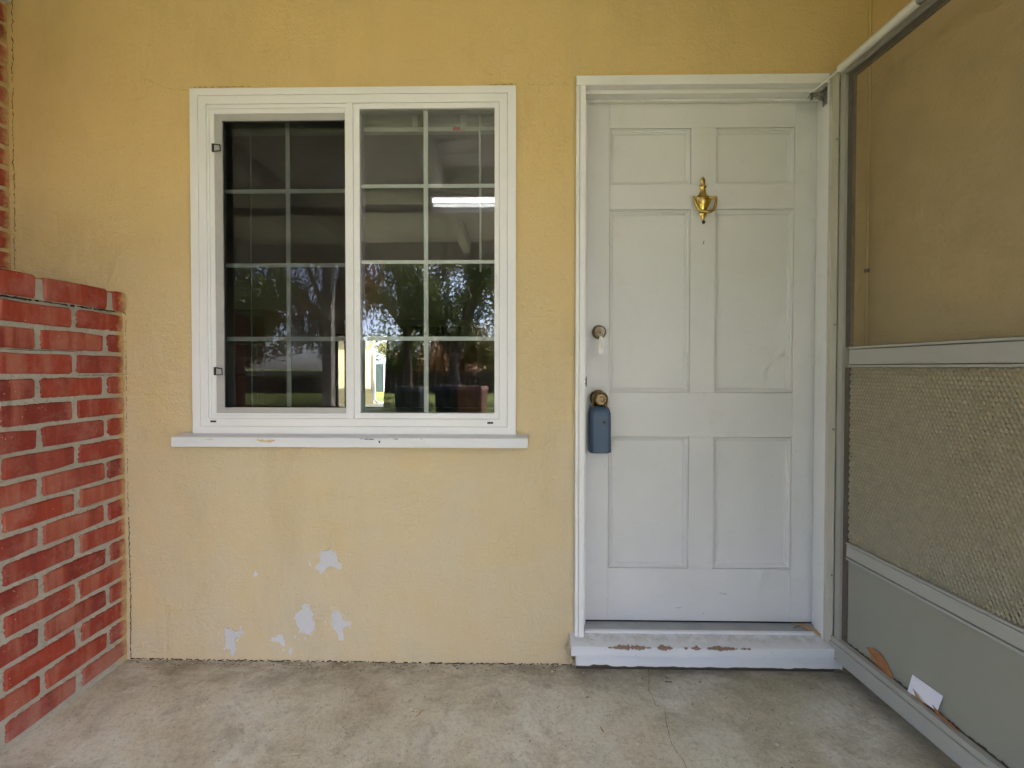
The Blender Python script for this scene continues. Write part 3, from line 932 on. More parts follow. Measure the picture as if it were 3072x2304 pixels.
# paint lost from the sill
for cx_, zc_, w_, h_, mt in ((-.925, .8560, .036, .006, 'stucco'), (-1.135, .8595, .018, .0022, 'stucco'), (-.555, .8625, .030, .0022, 'crack'), (-.450, .8630, .012, .0016, 'crack'), (-.355, .8632, .004, .0012, 'crack'), (-.508, .853, .003, .007, 'crack')):
    q = fract_poly([(cx_-w_, zc_+h_*.3), (cx_-w_*.3, zc_+h_*.6), (cx_+w_*.5, zc_+h_*.5), (cx_+w_, zc_+h_*.2), (cx_+w_*.7, zc_-h_*.6), (cx_, zc_-h_), (cx_-w_*.6, zc_-h_*.5)], 3, .22)
    n = len(q)
    o = MB().add([(v.x, -.0606, min(v.y, .8640)) for v in q], [tuple(range(n))]).build('paint_loss', mt, so, recalc=False)

# blinds behind the glass
bl = thing('raised_blind', 'raised white slat blind across the top of the window, inside', 'blind', (0, .105, 0))
bx('headrail', 'blind', bl, -1.20, -.03, -.015, .02, 2.122, 2.152, .002)
for i in range(9):
    bx('slat', 'blind', bl, -1.19, -.04, -.012, .014, 2.0735+i*.0052, 2.0735+i*.0052+.0022)
bx('bottom_rail', 'blind', bl, -1.19, -.04, -.013, .015, 2.0535, 2.0715, .003)
bx('label', 'redtag', bl, -.262, -.214, -.0138, -.0131, 2.055, 2.070)
MB().tube([(-.156, -.018, 2.12), (-.153, -.017, 1.50)], .0042, 8).build('wand', 'blind', bl)
MB().tube([(-1.064, -.018, 2.12), (-1.066, -.017, .93)], .0022, 6).build('cord', 'blind', bl)
for x_ in (-.86, -.41, -.22):
    bx('bracket', 'blind', bl, x_-.012, x_+.012, -.018, -.0155, 2.058, 2.152)

# ================================================================== DOOR FRAME
fr = thing('door_frame', 'white painted wooden frame around the front door', 'door frame')
def casing_leg(name, xo, xg, xi, z0, z1):
    s = 1 if xi > xo else -1
    bx(name, 'trim', fr, min(xo, xg-s*.0008), max(xo, xg-s*.0008), -.017, .0, z0, z1, .0012)
    bx(name, 'trim', fr, min(xg+s*.0004, xi), max(xg+s*.0004, xi), -.020, .012, z0, z1, .0018)
casing_leg('side_casing', .2085, .2215, .2425, .105, 2.1555)
casing_leg('side_casing', 1.1785, 1.161, 1.1217, .105, 2.1555)
bx('head_casing', 'trim', fr, .2085, 1.1785, -.018, .0, 2.1785, 2.192, .0012)
bx('head_casing', 'trim', fr, .2085, 1.1785, -.0205, .012, 2.156, 2.178, .0018)
bx('head_stop', 'trim', fr, .232, 1.150, .0122, .05, 2.1437, 2.175, .0012)
bx('head_stop', 'trim', fr, .232, 1.150, .0465, .064, 2.1362, 2.1435, .001)
bx('jamb_stop', 'trim', fr, .232, .2480, .0125, .040, .13, 2.1434, .001)
bx('jamb_stop', 'trim', fr, .2325, .2570, .0405, .064, .13, 2.1360, .001)
bx('jamb_stop', 'trim', fr, 1.1275, 1.150, .0125, .040, .13, 2.1434, .001)
bx('jamb_stop', 'trim', fr, 1.1365, 1.150, .0405, .064, .13, 2.1360, .001)
mb = MB().box(.2440, .2545, .0110, .0124, 1.052, 1.090)
sp_ = mb.build('strike_plate', 'black', fr)
for zz in (1.057, 1.085):
    MB().lathe([(.0028, 0), (.0026, .0012)], (.2492, .0110, zz), seg=10).build('screw', 'ring', sp_)
bx('strike_hole', 'ring', sp_, .2452, .2495, .0102, .0109, 1.064, 1.078)
hs = bx('hinge_strip', 'hstrip', fr, 1.1222, 1.1475, -.036, -.0205, .09, 2.190, .001)
for zz in (1.945, .368, 1.28, .9):
    MB().lathe([(.0042, 0), (.0036, .0018), (.001, .0022)], (1.140, -.036, zz), seg=12).build('screw', 'steel', hs)

# ================================================================== FRONT DOOR
K = .99123
fx = lambda x: x*K
fz = lambda z: 1.1224+(z-1.1224)*K
fd = thing('front_door', 'off-white six-panel front door with brass knocker', 'door')
Y0, Y1 = .0655, .105
DX0, DX1, DZ0, DZ1 = .2500, 1.1480, fz(.1262), fz(2.150)
LX = (fx(.3515), fx(.6650)); RXp = (fx(.7605), fx(1.0640))
rows = [(fz(1.8355), fz(2.0520)), (fz(1.0265), fz(1.7388)), (fz(.3335), fz(.8517))]
bv = .0009
bx('stile', 'door', fd, DX0, LX[0]-.0002, Y0, Y1, DZ0, DZ1, bv)
bx('stile', 'door', fd, RXp[1]+.0002, DX1, Y0, Y1, DZ0, DZ1, bv)
zr = [(rows[0][1], DZ1), (rows[1][1], rows[0][0]), (rows[2][1], rows[1][0]), (DZ0, rows[2][0])]
for a, b in zr:
    bx('rail', 'door', fd, LX[0]+.0002, RXp[1]-.0002, Y0+.0002, Y1-.001, a+.0002, b-.0002, bv)
for a, b in rows:
    bx('mullion', 'door', fd, LX[1]+.0001, RXp[0]-.0001, Y0+.0001, Y1-.0012, a, b, bv)
for cx in (LX, RXp):
    for a, b in rows:
        p_ = bx('panel', 'door', fd, cx[0]-.004, cx[1]+.004, Y0+.0205, Y1-.008, a-.004, b+.004)
        mo = MB()
        P = lambda i, y: [(cx[0]+i, y, a+i), (cx[1]-i, y, a+i), (cx[1]-i, y, b-i), (cx[0]+i, y, b-i)]
        prof = [(.0, .0105), (.0014, .0105), (.0016, .0034), (.0052, .0040), (.0058, .0078), (.0105, .0090), (.0112, .0130), (.0150, .0142), (.0153, .0196), (.0175, .0204)]
        rings = [P(i, Y0+d) for i, d in prof]
        vv = [q for r_ in rings for q in r_]
        ff = []
        for r_ in range(len(prof)-1):
            for k in range(4):
                j = (k+1) % 4
                ff.append((r_*4+k, r_*4+j, r_*4+4+j, r_*4+4+k))
        mo.add(vv, ff).build('moulding', 'door', p_)
for (x_, z_, l_, a_, w_) in ((.795, .245, .030, -.15, .0012), (.800, .240, .022, -.1, .0010), (.625, .186, .016, .05, .0030), (.72, .165, .004, 1.5, .003), (.335, .74, .004, .3, .003), (.345, .215, .004, 0, .003), (1.072, .80, .005, .8, .003), (.98, .705, .004, 0, .002), (1.09, .70, .004, 1, .002), (.53, 1.42, .003, 0, .002)):
    d_ = Vector((math.cos(a_), 0, math.sin(a_)))
    c_ = Vector((x_, Y0-.0006, z_))
    ribbon('scuff', [c_-d_*l_/2, c_-d_*l_*.2, c_+d_*l_*.2, c_+d_*l_/2], w_, (-d_.z, 0, d_.x), 'gasket', fd)
# knocker
kn = thing('door_knocker_tmp', None, None)
bpy.data.objects.remove(kn)
KX, KZ = .7045, 1.690
prof = [(.0006, 0), (.0055, .002), (.0075, .006), (.0085, .010), (.0115, .016), (.013, .022), (.0165, .024), (.0170, .0265), (.0135, .029), (.0105, .032), (.0125, .036), (.0195, .046), (.0260, .056), (.0310, .067), (.0330, .0775),
        (.0370, .0780), (.0375, .0860), (.0340, .0885), (.024, .0925), (.0165, .0985), (.0115, .1075), (.0095, .118), (.0105, .1235), (.0140, .1265), (.0155, .1290), (.0140, .1315), (.0095, .134), (.0085, .138), (.0098, .146), (.0092, .1545), (.0065, .161), (.003, .1655), (.0006, .167)]
kb = MB().lathe(prof, (KX, Y0-.002, KZ), 'z', 30, .42).build('door_knocker', 'brass', fd, smooth=True)
kb['label'] = 'polished brass urn-shaped knocker'
MB().tube([(KX-.0385, Y0-.012, KZ+.083), (KX+.0445, Y0-.012, KZ+.083)], .0046, 12).build('hinge_pin', 'brass', kb, smooth=True)
hp = []
for i in range(25):
    ang = math.pi*i/24
    cs, sn = math.cos(ang), math.sin(ang)
    hp.append((KX+.003+.004*sn-.0420*math.copysign(abs(cs)**.55, cs), Y0-.013-.008*sn, KZ+.087-.060*sn**1.25))
MB().tube(hp, [.0040+.0022*math.sin(math.pi*i/24) for i in range(25)], 12).build('knocker_handle', 'brass', kb, smooth=True)
MB().lathe([(.0062, 0), (.0068, .002), (.0060, .0045), (.004, .005), (.0035, .0035)], (.7085, Y0, 1.6832), seg=20).build('peephole', 'black', fd, smooth=True)
MB().tube([(.7080, Y0, 1.6000), (.7080, Y0-.004, 1.6005), (.7078, Y0-.006, 1.606), (.7095, Y0-.006, 1.6095)], .0011, 6).build('hook', 'crack', fd)
# deadbolt and knob
dbo = MB().lathe([(.0272, 0), (.0275, .006), (.0262, .013), (.0240, .0215), (.0225, .0235), (.0205, .0240), (.0200, .0226)], (.3085, Y0, 1.2605), seg=32).build('deadbolt', 'bronze', fd, smooth=True)
MB().lathe([(.0198, .0224), (.0190, .0255), (.0090, .0262), (.0088, .0240)], (.3085, Y0, 1.2605), seg=28).build('cylinder_face', 'nickel', dbo, smooth=True)
MB().lathe([(.0086, .0238), (.0078, .0262), (.002, .0266)], (.3085, Y0, 1.2605), seg=20).build('plug', 'bronze', dbo, smooth=True)
kno = MB().lathe([(.0340, 0), (.0342, .003), (.0318, .0070), (.0250, .0095), (.0205, .011), (.0150, .013), (.0135, .022), (.0150, .026), (.0235, .030), (.0272, .037), (.0278, .045), (.0262, .052), (.0230, .0565), (.0200, .0590), (.0165, .0600), (.0100, .0585), (.0085, .0560)], (.3085, Y0, 1.0035), seg=36).build('door_knob', 'bronze', fd, smooth=True)
MB().lathe([(.0084, .0558), (.0080, .0578), (.001, .0580)], (.3085, Y0, 1.0035), seg=24).build('lock_face', 'nickel', kno, smooth=True)
bx('keyway', 'black', kno, .3073, .3097, Y0-.0592, Y0-.0580, .9985, 1.0075)
# key with tag hanging in the deadbolt
ky = thing('key', 'key with small clear paper tag hanging in the deadbolt', 'key', (.3085, Y0-.0262, 1.2605))
bx('blade', 'ring', ky, -.0012, .0012, -.018, 0, -.004, .004)
MB().lathe([(.0085, -.0012), (.0085, .0012)], (0, 0, 0), seg=16).build('bow', 'ring', ky)
ky.children[-1].rotation_euler = (0, 0, R(90))
ky.children[-1].location = (0, -.022, -.001)
MB().tube([(.0095*math.cos(a), -.024+.002*math.sin(a), -.009+.0095*math.sin(a)) for a in np.linspace(0, 2*math.pi, 25)], .0008, 6).build('split_ring', 'ring', ky)
tg = MB().prism_y([(-.0100, -.0830), (.0020, -.0850), (.0090, -.0800), (.0075, -.0250), (.0020, -.0190), (-.0050, -.0195), (-.0075, -.0250)], -.0265, -.0250).build('tag', 'tagp', ky)
for i in range(3):
    bx('tag_print', 'crack', tg, -.004+i*.003, -.0030+i*.003, -.0269, -.0266, -.040-i*.012, -.030-i*.010)
# lock box on the knob
lb = thing('lock_box', 'blue plastic key lock box hanging from the door knob', 'lock box', (.3075, .0, .8000))
body = MB()
hw, dp = .0405, .046
secs = [(.0, .94, .92), (.004, 1.0, 1.0), (.128, .985, .98), (.150, .97, .93), (.166, .88, .78), (.176, .74, .60)]
ringsv = []
for z_, w_, d_ in secs:
    W, Dp = hw*w_, dp*d_
    ch = .012
    ringsv.append([(-W, .052, z_), (-W, .052-Dp+ch*.9, z_), (-W+ch, .052-Dp, z_), (W-ch, .052-Dp, z_), (W, .052-Dp+ch*.9, z_), (W, .052, z_)])
vv = [q for r_ in ringsv for q in r_]
n = 6
ff = [(i*n+k, i*n+(k+1) % n, (i+1)*n+(k+1) % n, (i+1)*n+k) for i in range(len(secs)-1) for k in range(n)]
ff += [tuple(range(n))[::-1], tuple(range((len(secs)-1)*n, len(secs)*n))]
lbb = body.add(vv, ff).build('body', 'blue', lb, .0022, smooth=True)
MB().lathe([(.0068, 0), (.0066, .0022), (.0045, .0030), (.004, .0016)], (.0125, .0072, .118), seg=18).build('shackle_button', 'black', lbb, smooth=True)
MB().tube([(-.026, .030, .165), (-.027, .030, .200)] + [(-.027*math.cos(a), .030, .205+.027*math.sin(a)) for a in np.linspace(.2, math.pi-.2, 11)] + [(.027, .030, .200), (.026, .030, .165)], .0042, 8).build('shackle', 'bronze', lb, smooth=True)

# ================================================================== THRESHOLD
th = thing('threshold', 'worn white wooden threshold with peeling paint below the door', 'threshold')
MB().prism_x([(-.0625, .0755), (.003, .0755), (.003, .1235), (-.0600, .1100), (-.0625, .1075)], .190, 1.172).build('nosing_board', 'threshold', th, .0014)
xs = np.linspace(.209, 1.172, 60)
mb = MB()
zb = [.0265+.0016*math.sin(i*.9)*random.random()+random.uniform(-.0015, .0015)+(.006 if 3 < i < 8 else 0) for i in range(60)]
for i in range(59):
    mb.add([(xs[i], -.042, zb[i]), (xs[i+1], -.042, zb[i+1]), (xs[i+1], -.042, .0722), (xs[i], -.042, .0722), (xs[i], -.028, zb[i]), (xs[i+1], -.028, zb[i+1]), (xs[i+1], -.028, .0722), (xs[i], -.028, .0722)],
           [(0, 1, 2, 3), (5, 4, 7, 6), (4, 5, 1, 0), (3, 2, 6, 7)])
mb.add([(.209, -.05, zb[0]), (.209, -.05, .0743), (.209, -.028, .0743), (.209, -.028, zb[0])], [(0, 1, 2, 3)])
mb.add([(1.172, -.05, zb[-1]), (1.172, -.05, .0743), (1.172, -.028, .0743), (1.172, -.028, zb[-1])], [(3, 2, 1, 0)])
mb.build('lower_board', 'sill', th)
bx('gap_shade', 'twig', th, .215, 1.165, -.02, .0, .001, .0743)  # dark box standing in for the shade in the gap below the board
MB().prism_x([(.003, .1235), (.003, .1300), (.008, .1315), (.064, .1312), (.064, .11), (.0032, .11)], .2485, 1.137).build('metal_strip', 'strip', th, .0008)
MB().prism_x([(.0005, .1215), (.0095, .1215), (.0095, .1330), (.0005, .1300)], .2490, 1.1365).build('strip_lip', 'sill', th, .001)
bx('door_gap', 'black', th, .2485, 1.140, .0645, .10, .1, DZ0-.0035)

# ================================================================== SCREEN DOOR
sdr = thing('screen_door', 'open aluminium screen door with diamond grille and kick panel', 'screen door', (1.148, -.040, 0), math.atan2(-1, .0587))
# local: X along the door from the hinge, -Y faces the camera side
bx('hinge_stile', 'alu', sdr, 0, .0215, .0, .030, .148, 2.186, .0012)
bx('stile', 'alu', sdr, .862, .905, .0, .030, .148, 2.186, .0012)
bx('top_rail', 'alu', sdr, .0218, .8617, .0002, .0298, 2.160, 2.1858, .0012)
for (z0, z1) in ((1.125, 1.197), (.447, .508)):
    rl = bx('mid_rail' if z0 > 1 else 'lower_rail', 'alu', sdr, .0440, .840, .0060, .0290, z0+.0105, z1-.0105, .001)
    for a, b in ((z0+.0080, z0+.0103), (z1-.0103, z1-.0080)):
        bx('groove', 'gasket', rl, .0440, .840, .0105, .0270, a, b)
    for a, b in ((z0, z0+.0078), (z1-.0078, z1)):
        bx('bead', 'alu', rl, .0440, .840, .0025, .0270, a, b, .0022)
btm = bx('bottom_rail', 'alu', sdr, -.048, .905, -.014, .020, .076, .1290, .0015)
bx('bead', 'alu', btm, -.010, .905, -.008, .024, .1294, .1475, .0015)
for xx, zz in ((.006, .124-.012), (-.030, .118)):
    MB().tube([(xx, -.0138, zz), (xx, -.0158, zz)], [.0042, .0034], 12).build('screw', 'steel', btm)
MB().ring((.0218, .8618, 1.1972, 2.1598), (.0425, .8410, 1.1990, 2.1395), .0110, .0250).build('insert_frame', 'gasket', sdr, .001)
MB().ring((.0218, .8618, .1480, 1.1246), (.0425, .8410, .1490, 1.1240), .0110, .0250).build('insert_frame', 'gasket', sdr, .001)
MB().quad((.0420, .0150, 1.195), (.8415, .0150, 1.195), (.8415, .0150, 2.141), (.0420, .0150, 2.141)).build('insect_mesh', 'screen_door', sdr, recalc=False)
bx('kick_panel', 'kick', sdr, .0420, .8415, .0150, .0165, .1478, .4466)
# expanded-metal grille: tilted ribbons meeting at staggered nodes
gv, gf = [], []
PW, PH = .0112, .0126
gx0, gx1, gz0, gz1 = .0425, .841, .509, 1.1235
ncol, nrow = int((gx1-gx0)/PW), int((gz1-gz0)/PH+.9)
A_, B_ = .0068, .0034
for r_ in range(nrow):
    za = gz0+(r_+.5)*PH
    for c_ in range(ncol):
        xa = gx0+c_*PW
        up = 1 if (r_ % 2 == 0) else -1
        for (x0, z0, x1, z1) in ((xa, za-up*PH*.42, xa+PW/2, za+up*PH*.42), (xa+PW/2, za+up*PH*.42, xa+PW, za-up*PH*.42)):
            o_ = len(gv)
            jx = random.uniform(-.0006, .0006)
            a2, b2 = A_*random.uniform(.85, 1.12), B_*random.uniform(.8, 1.2)
            gv += [(x0+jx, .0150-a2/2, z0-b2/2), (x1+jx, .0150-a2/2, z1-b2/2), (x1+jx, .0150+a2/2, z1+b2/2), (x0+jx, .0150+a2/2, z0+b2/2)]
            gf.append((o_, o_+1, o_+2, o_+3))
mbg = MB(); mbg.v, mbg.f = gv, gf
gri = mbg.build('diamond_grille', 'grille', sdr, recalc=False)
sol = gri.modifiers.new('thickness', 'SOLIDIFY'); sol.thickness = .0009
tag(gri, kind='stuff')
dl = [(.05+i*.0105, .0142-.0009*random.random(), .1482) for i in range(75)]
mb = MB()
for a_, b_ in zip(dl[:-1], dl[1:]):
    h1, h2 = random.uniform(.001, .008), random.uniform(.001, .008)
    mb.quad(a_, b_, (b_[0], b_[1], b_[2]+h2), (a_[0], a_[1], a_[2]+h1))
mb.build('caked_dirt', 'twig', sdr, recalc=False)
# closer
cl = thing('door_closer', 'pale tube door closer along the top of the screen door', 'door closer', (1.148, -.040, 0), math.atan2(-1, .0587))
MB().tube([(.035, -.030, 2.168), (.320, -.030, 2.168)], .0135, 16).build('cylinder', 'tube', cl, smooth=True)
MB().tube([(.318, -.030, 2.168), (.330, -.030, 2.168), (.345, -.030, 2.168)], [.0142, .0142, .010], 14).build('end_cap', 'steel', cl, smooth=True)
MB().tube([(.036, -.030, 2.168), (-.075, -.070, 2.137)], .0042, 10).build('rod', 'tube', cl, smooth=True)
br = thing('closer_bracket', 'rusty zinc bracket of the door closer at the upper door corner', 'bracket')
MB().add([(1.119, -.012, 2.086), (1.119, .012, 2.086), (1.119, .012, 2.150), (1.119, -.012, 2.150), (1.1215, -.012, 2.086), (1.1215, .012, 2.086), (1.1215, .012, 2.150), (1.1215, -.012, 2.150)],
         [(0, 1, 2, 3), (4, 7, 6, 5), (0, 4, 5, 1), (3, 2, 6, 7), (0, 3, 7, 4), (1, 5, 6, 2)]).build('wall_plate', 'steel', br, .001)
MB().add([(1.119, -.014, 2.140), (1.119, .014, 2.140), (1.062, .006, 2.122), (1.062, -.010, 2.122), (1.119, -.014, 2.136), (1.119, .014, 2.136), (1.062, .006, 2.118), (1.062, -.010, 2.118)],
         [(0, 1, 2, 3), (7, 6, 5, 4), (0, 3, 7, 4), (1, 5, 6, 2), (2, 6, 7, 3)]).build('tongue', 'steel', br, .0008)
MB().add([(1.118, -.013, 2.136), (1.118, -.011, 2.090), (1.066, -.009, 2.118), (1.118, -.0105, 2.136), (1.118, -.0085, 2.090), (1.066, -.0065, 2.118)],
         [(0, 1, 2), (5, 4, 3), (0, 3, 4, 1), (1, 4, 5, 2), (2, 5, 3, 0)]).build('web', 'steel', br)
MB().tube([(1.070, -.002, 2.106), (1.070, -.002, 2.130)], .0055, 12).build('pin', 'steel', br, smooth=True)
for z_ in (2.094, 2.128):
    MB().tube([(1.119, .002, z_), (1.1150, .002, z_)], [.0052, .0040], 12).build('screw', 'steel', br)

# cable in the corner
cb = thing('wall_cable', 'thin yellow-painted cable running up the wall corner behind the screen door', 'cable')
MB().tube([Vector((1.2775+.0006*math.sin(i*.9), -.0050, i*.13)) for i in range(21)], .0038, 8).build('cable', 'stucco', cb, smooth=True)
bx('clip', 'black', cb, 1.270, 1.2830, -.0102, -.0005, 1.474, 1.487)

# ================================================================== SMALL THINGS
dirv = Vector((.0587, -1, 0)).normalized(); nrm = Vector((dirv.y, -dirv.x, 0))*-1   # nrm = away from camera side
dpt = lambda u_, y_, z_: Vector((1.148, -.040, 0))+dirv*u_-Vector((-1, -.0587, 0)).normalized()*y_+Vector((0, 0, z_))
cd = thing('paper_card', 'blank white card tucked against the screen door kick panel', 'card')
q = [dpt(.276, .006, .150), (dpt(.364, .006, .1585)), dpt(.373, .0125, .2085), dpt(.284, .0125, .2065)]
MB().add(q+[p+nrm*.0006 for p in q], [(0, 1, 2, 3), (7, 6, 5, 4), (0, 4, 5, 1), (1, 5, 6, 2), (2, 6, 7, 3), (3, 7, 4, 0)]).build('sheet', 'paper', cd)
def leaf(name, label, pts, mat, off, bend=.004):
    mb = MB()
    c = Vector((sum(p[0] for p in pts)/len(pts), sum(p[1] for p in pts)/len(pts)))
    vv = [dpt(c.x, off-bend, c.y)]+[dpt(a, off, b) for a, b in pts]
    n_ = len(pts)
    mb.add(vv+[v+nrm*.0006 for v in vv], [(0, 1+i, 1+(i+1) % n_) for i in range(n_)]+[(n_+1, n_+2+(i+1) % n_, n_+2+i) for i in range(n_)]+[(1+i, n_+2+i, n_+2+(i+1) % n_, 1+(i+1) % n_) for i in range(n_)])
    t_ = thing(name, label, 'leaf')
    mb.build('blade', mat, t_)
    a, b = Vector(pts[0]), Vector(pts[n_//2])
    MB().tube([dpt(a.x, off-.001, a.y), dpt(c.x, off-bend-.0006, c.y), dpt(b.x, off-.001, b.y)], .0006, 5).build('midrib', mat, t_)
    return t_
leaf('dry_leaf', 'broad brown dry leaf standing in the screen door bottom channel', [(.128, .188), (.150, .199), (.178, .199), (.200, .186), (.219, .166), (.226, .149), (.200, .149), (.170, .152), (.146, .160)], 'dryleaf', .0105)
leaf('dry_leaf', 'narrow dry leaf strip in front of the white card', [(.296, .172), (.312, .160), (.345, .1505), (.362, .1480), (.325, .1485), (.303, .156)], 'straw', .003, .001)
leaf('dry_leaf', 'thin reddish dry leaf right of the white card', [(.352, .168), (.372, .158), (.402, .156), (.425, .150), (.395, .149), (.364, .150)], 'dryleaf', .004, .001)
# needles at the right end of the metal strip
nd = thing('dry_needles', 'tuft of dry straw in the right corner of the threshold', 'straw')
mb = MB()
for i in range(9):
    a = Vector((1.085+random.uniform(-.02, .02), .055+random.uniform(-.01, .005), .134+random.uniform(0, .003)))
    b = Vector((1.124+random.uniform(-.006, .006), -.010+random.uniform(-.012, .015), .130+random.uniform(-.004, .006)))
    mid = a.lerp(b, .5)+Vector((random.uniform(-.006, .006), 0, random.uniform(.001, .006)))
    mb.tube([a, mid, b], .0011, 5)
mb.build('straws', 'straw', nd)
MB().tube([(1.045, .030, .1330), (1.058, .033, .1335), (1.070, .040, .1332), (1.085, .045, .1340)], .0009, 5).build('twig', 'twig', nd)
# twigs on the slab
TW = [((.2335, -.1612), .012, .3, 'short bent twig on the slab below the door knob side'), ((.5335, -.0622), .011, -1.0, 'short twig slanting above a longer one near the threshold'), ((.5345, -.0834), .026, -.08, 'longest thin twig lying parallel to the threshold'),
      ((.6469, -.0828), .009, 0., 'tiny twig on the slab below the middle of the door'), ((.2585, -.2933), .018, -1.2, 'hooked dark twig in the middle of the slab'), ((.4451, -.0677), .008, .8, 'tiny twig just left of the slab crack')]
for (c_, l_, a_, lab) in TW:
    d_ = Vector((math.cos(a_), math.sin(a_), 0))
    c3 = Vector((*c_, .0017))
    t_ = MB().tube([c3-d_*l_/2, c3+Vector((d_.y, -d_.x, 0))*l_*.08, c3+d_*l_/2], .0013, 6).build('twig', 'twig', None)
    tag(t_, lab, 'twig', 'twigs on the porch slab')
lf = MB().add([(-.335, -.262, .0015), (-.322, -.240, .004), (-.308, -.222, .002), (-.322, -.247, .0012)], [(0, 1, 2, 3)]).build('leaf_fragment', 'straw', None)
tag(lf, 'small tan leaf fragment on the slab below the window', 'leaf')
# paint flakes and grit
mb = MB()
for (x_, y_) in [(-.8983, -.2446), (-.8285, -.2659), (-.9921, -.2796), (-.8854, -.3526), (-.709, -.2804), (-.4589, -.3534), (-.5586, -.2991), (-1.1801, -.3461), (-1.2575, -.3041)]+[(random.uniform(-1.4, 1.0), -random.random()**1.5*.45) for _ in range(150)]:
    s = random.uniform(.0014, .0048) if mb.v and len(mb.v) > 60 else random.uniform(.005, .008)
    n_ = 7
    a0 = random.random()*6
    mb.add([(x_+s*random.uniform(.6, 1.1)*math.cos(a0+6.283*k/n_), y_+s*.7*random.uniform(.6, 1.1)*math.sin(a0+6.283*k/n_), .0014) for k in range(n_)], [tuple(range(n_))])
tag(mb.build('paint_flakes', 'chip', None, recalc=False), 'scattered white paint flakes on the concrete slab', 'paint flakes', None, 'stuff')
mb = MB()
for _ in range(170):
    x_, y_ = random.uniform(-1.45, 1.05), -random.random()*.5
    s = random.uniform(.0008, .0024)
    mb.add([(x_-s, y_, .0006), (x_, y_-s, .0006), (x_+s*1.6, y_, .0006), (x_, y_+s*.8, .0006), (x_, y_, .0006+s*.9)], [(0, 1, 4), (1, 2, 4), (2, 3, 4), (3, 0, 4)])
for _ in range(260):
    x_, y_ = random.uniform(-1.47, .2), -abs(random.gauss(0, .022))-.002
    s = random.uniform(.0006, .0028)
    mb.add([(x_-s, y_, .0006), (x_, y_-s, .0006), (x_+s*1.6, y_, .0006), (x_, y_+s*.8, .0006), (x_, y_, .0006+s*.9)], [(0, 1, 4), (1, 2, 4), (2, 3, 4), (3, 0, 4)])
tag(mb.build('grit', 'twig', None, recalc=False), 'dark grit and soil crumbs on the concrete slab', 'grit', None, 'stuff')

# ================================================================== FRONT YARD (seen mirrored in the glass)
def tree(label, loc, height, spread, mat, seed, trunk_h, n_leaf=7000, leaf_s=.16, weep=0.):
    rr = np.random.default_rng(seed)
    t_ = thing('tree', label, 'tree', loc)
    mb = MB()
    mb.tube([(0, 0, 0), (.05, .02, trunk_h*.5), (-.04, .05, trunk_h), (.05, 0, trunk_h*1.5)], [.26, .20, .16, .10], 9)
    tips = []
    for k in range(11):
        a = k*2.4+rr.uniform(-.3, .3)
        z0 = trunk_h*rr.uniform(.7, 1.4)
        L = spread*rr.uniform(.55, 1.0)
        e = Vector((math.cos(a)*L, math.sin(a)*L, min(height*.95, z0+rr.uniform(.25, .9)*(height-z0))))
        s = Vector((0, 0, z0))
        mid = s.lerp(e, .5)+Vector((0, 0, .3))
        mb.tube([s, mid, e], [.10, .06, .02], 6)
        tips += [mid, e, s.lerp(e, .75)]
    mb.build('trunk', 'bark', t_)
    cl_ = []
    for p in tips:
        cl_.append((p, rr.uniform(.5, 1.0)*spread*.36))
    for _ in range(16):
        a, b = rr.uniform(0, 6.28), rr.uniform(0, 1)**.6
        cl_.append((Vector((math.cos(a)*spread*.75*b, math.sin(a)*spread*.75*b, trunk_h*1.05+(height-trunk_h*1.05)*rr.uniform(.1, .95))), spread*rr.uniform(.2, .38)))
    idx = rr.integers(0, len(cl_), n_leaf)
    cen = np.array([cl_[i][0][:] for i in idx]); rad = np.array([cl_[i][1] for i in idx])
    d = rr.normal(size=(n_leaf, 3)); d /= np.linalg.norm(d, axis=1)[:, None]
    pos = cen+d*(rad*rr.uniform(.15, 1.05, n_leaf)**.6)[:, None]*np.array([1, 1, .8])
    if weep:
        pos[:, 2] -= rr.uniform(0, weep, n_leaf)
    s1 = rr.normal(size=(n_leaf, 3)); s1 /= np.linalg.norm(s1, axis=1)[:, None]
    if weep:
        s1 = s1*.25+np.array([0, 0, -1.]); s1 /= np.linalg.norm(s1, axis=1)[:, None]
    s2 = np.cross(s1, rr.normal(size=(n_leaf, 3))); s2 /= np.linalg.norm(s2, axis=1)[:, None]
    ls_ = leaf_s*rr.uniform(.6, 1.3, n_leaf)
    a = pos-s1*ls_[:, None]*.5; c = pos+s1*ls_[:, None]*.5
    wd = .11 if weep else .26
    b = pos+s2*(ls_*wd)[:, None]; e = pos-s2*(ls_*wd)[:, None]
    V = np.stack([a, b, c, e], 1).reshape(-1, 3)
    me = bpy.data.meshes.new('crown')
    me.vertices.add(len(V)); me.vertices.foreach_set('co', V.ravel())
    me.loops.add(len(V)); me.loops.foreach_set('vertex_index', np.arange(len(V)))
    me.polygons.add(n_leaf); me.polygons.foreach_set('loop_start', np.arange(0, len(V), 4))
    me.update()
    me.materials.append(MAT[mat])
    o = bpy.data.objects.new('crown', me); C.objects.link(o); o.parent = t_
    return t_
tree('dense dark evergreen mirrored at the right of the right pane', (-2.4, -14.5, -.25), 8.5, 3.0, 'leaf_green', 1, 1.6, 15000, .16)
tree('olive tree with a thick trunk mirrored in the middle of the right pane', (-5.2, -18.5, -.25), 9.5, 3.2, 'leaf_olive', 2, 2.6, 8500, .17)
tree('rusty weeping tree mirrored at the left of the right pane', (-7.0, -14.5, -.25), 8.0, 2.6, 'leaf_rust', 3, 2.4, 7000, .22, 1.4)
tree('dark leafy tree mirrored in the left pane', (-10.2, -11.5, -.25), 8.5, 3.4, 'leaf_green', 4, 1.5, 8500, .18)
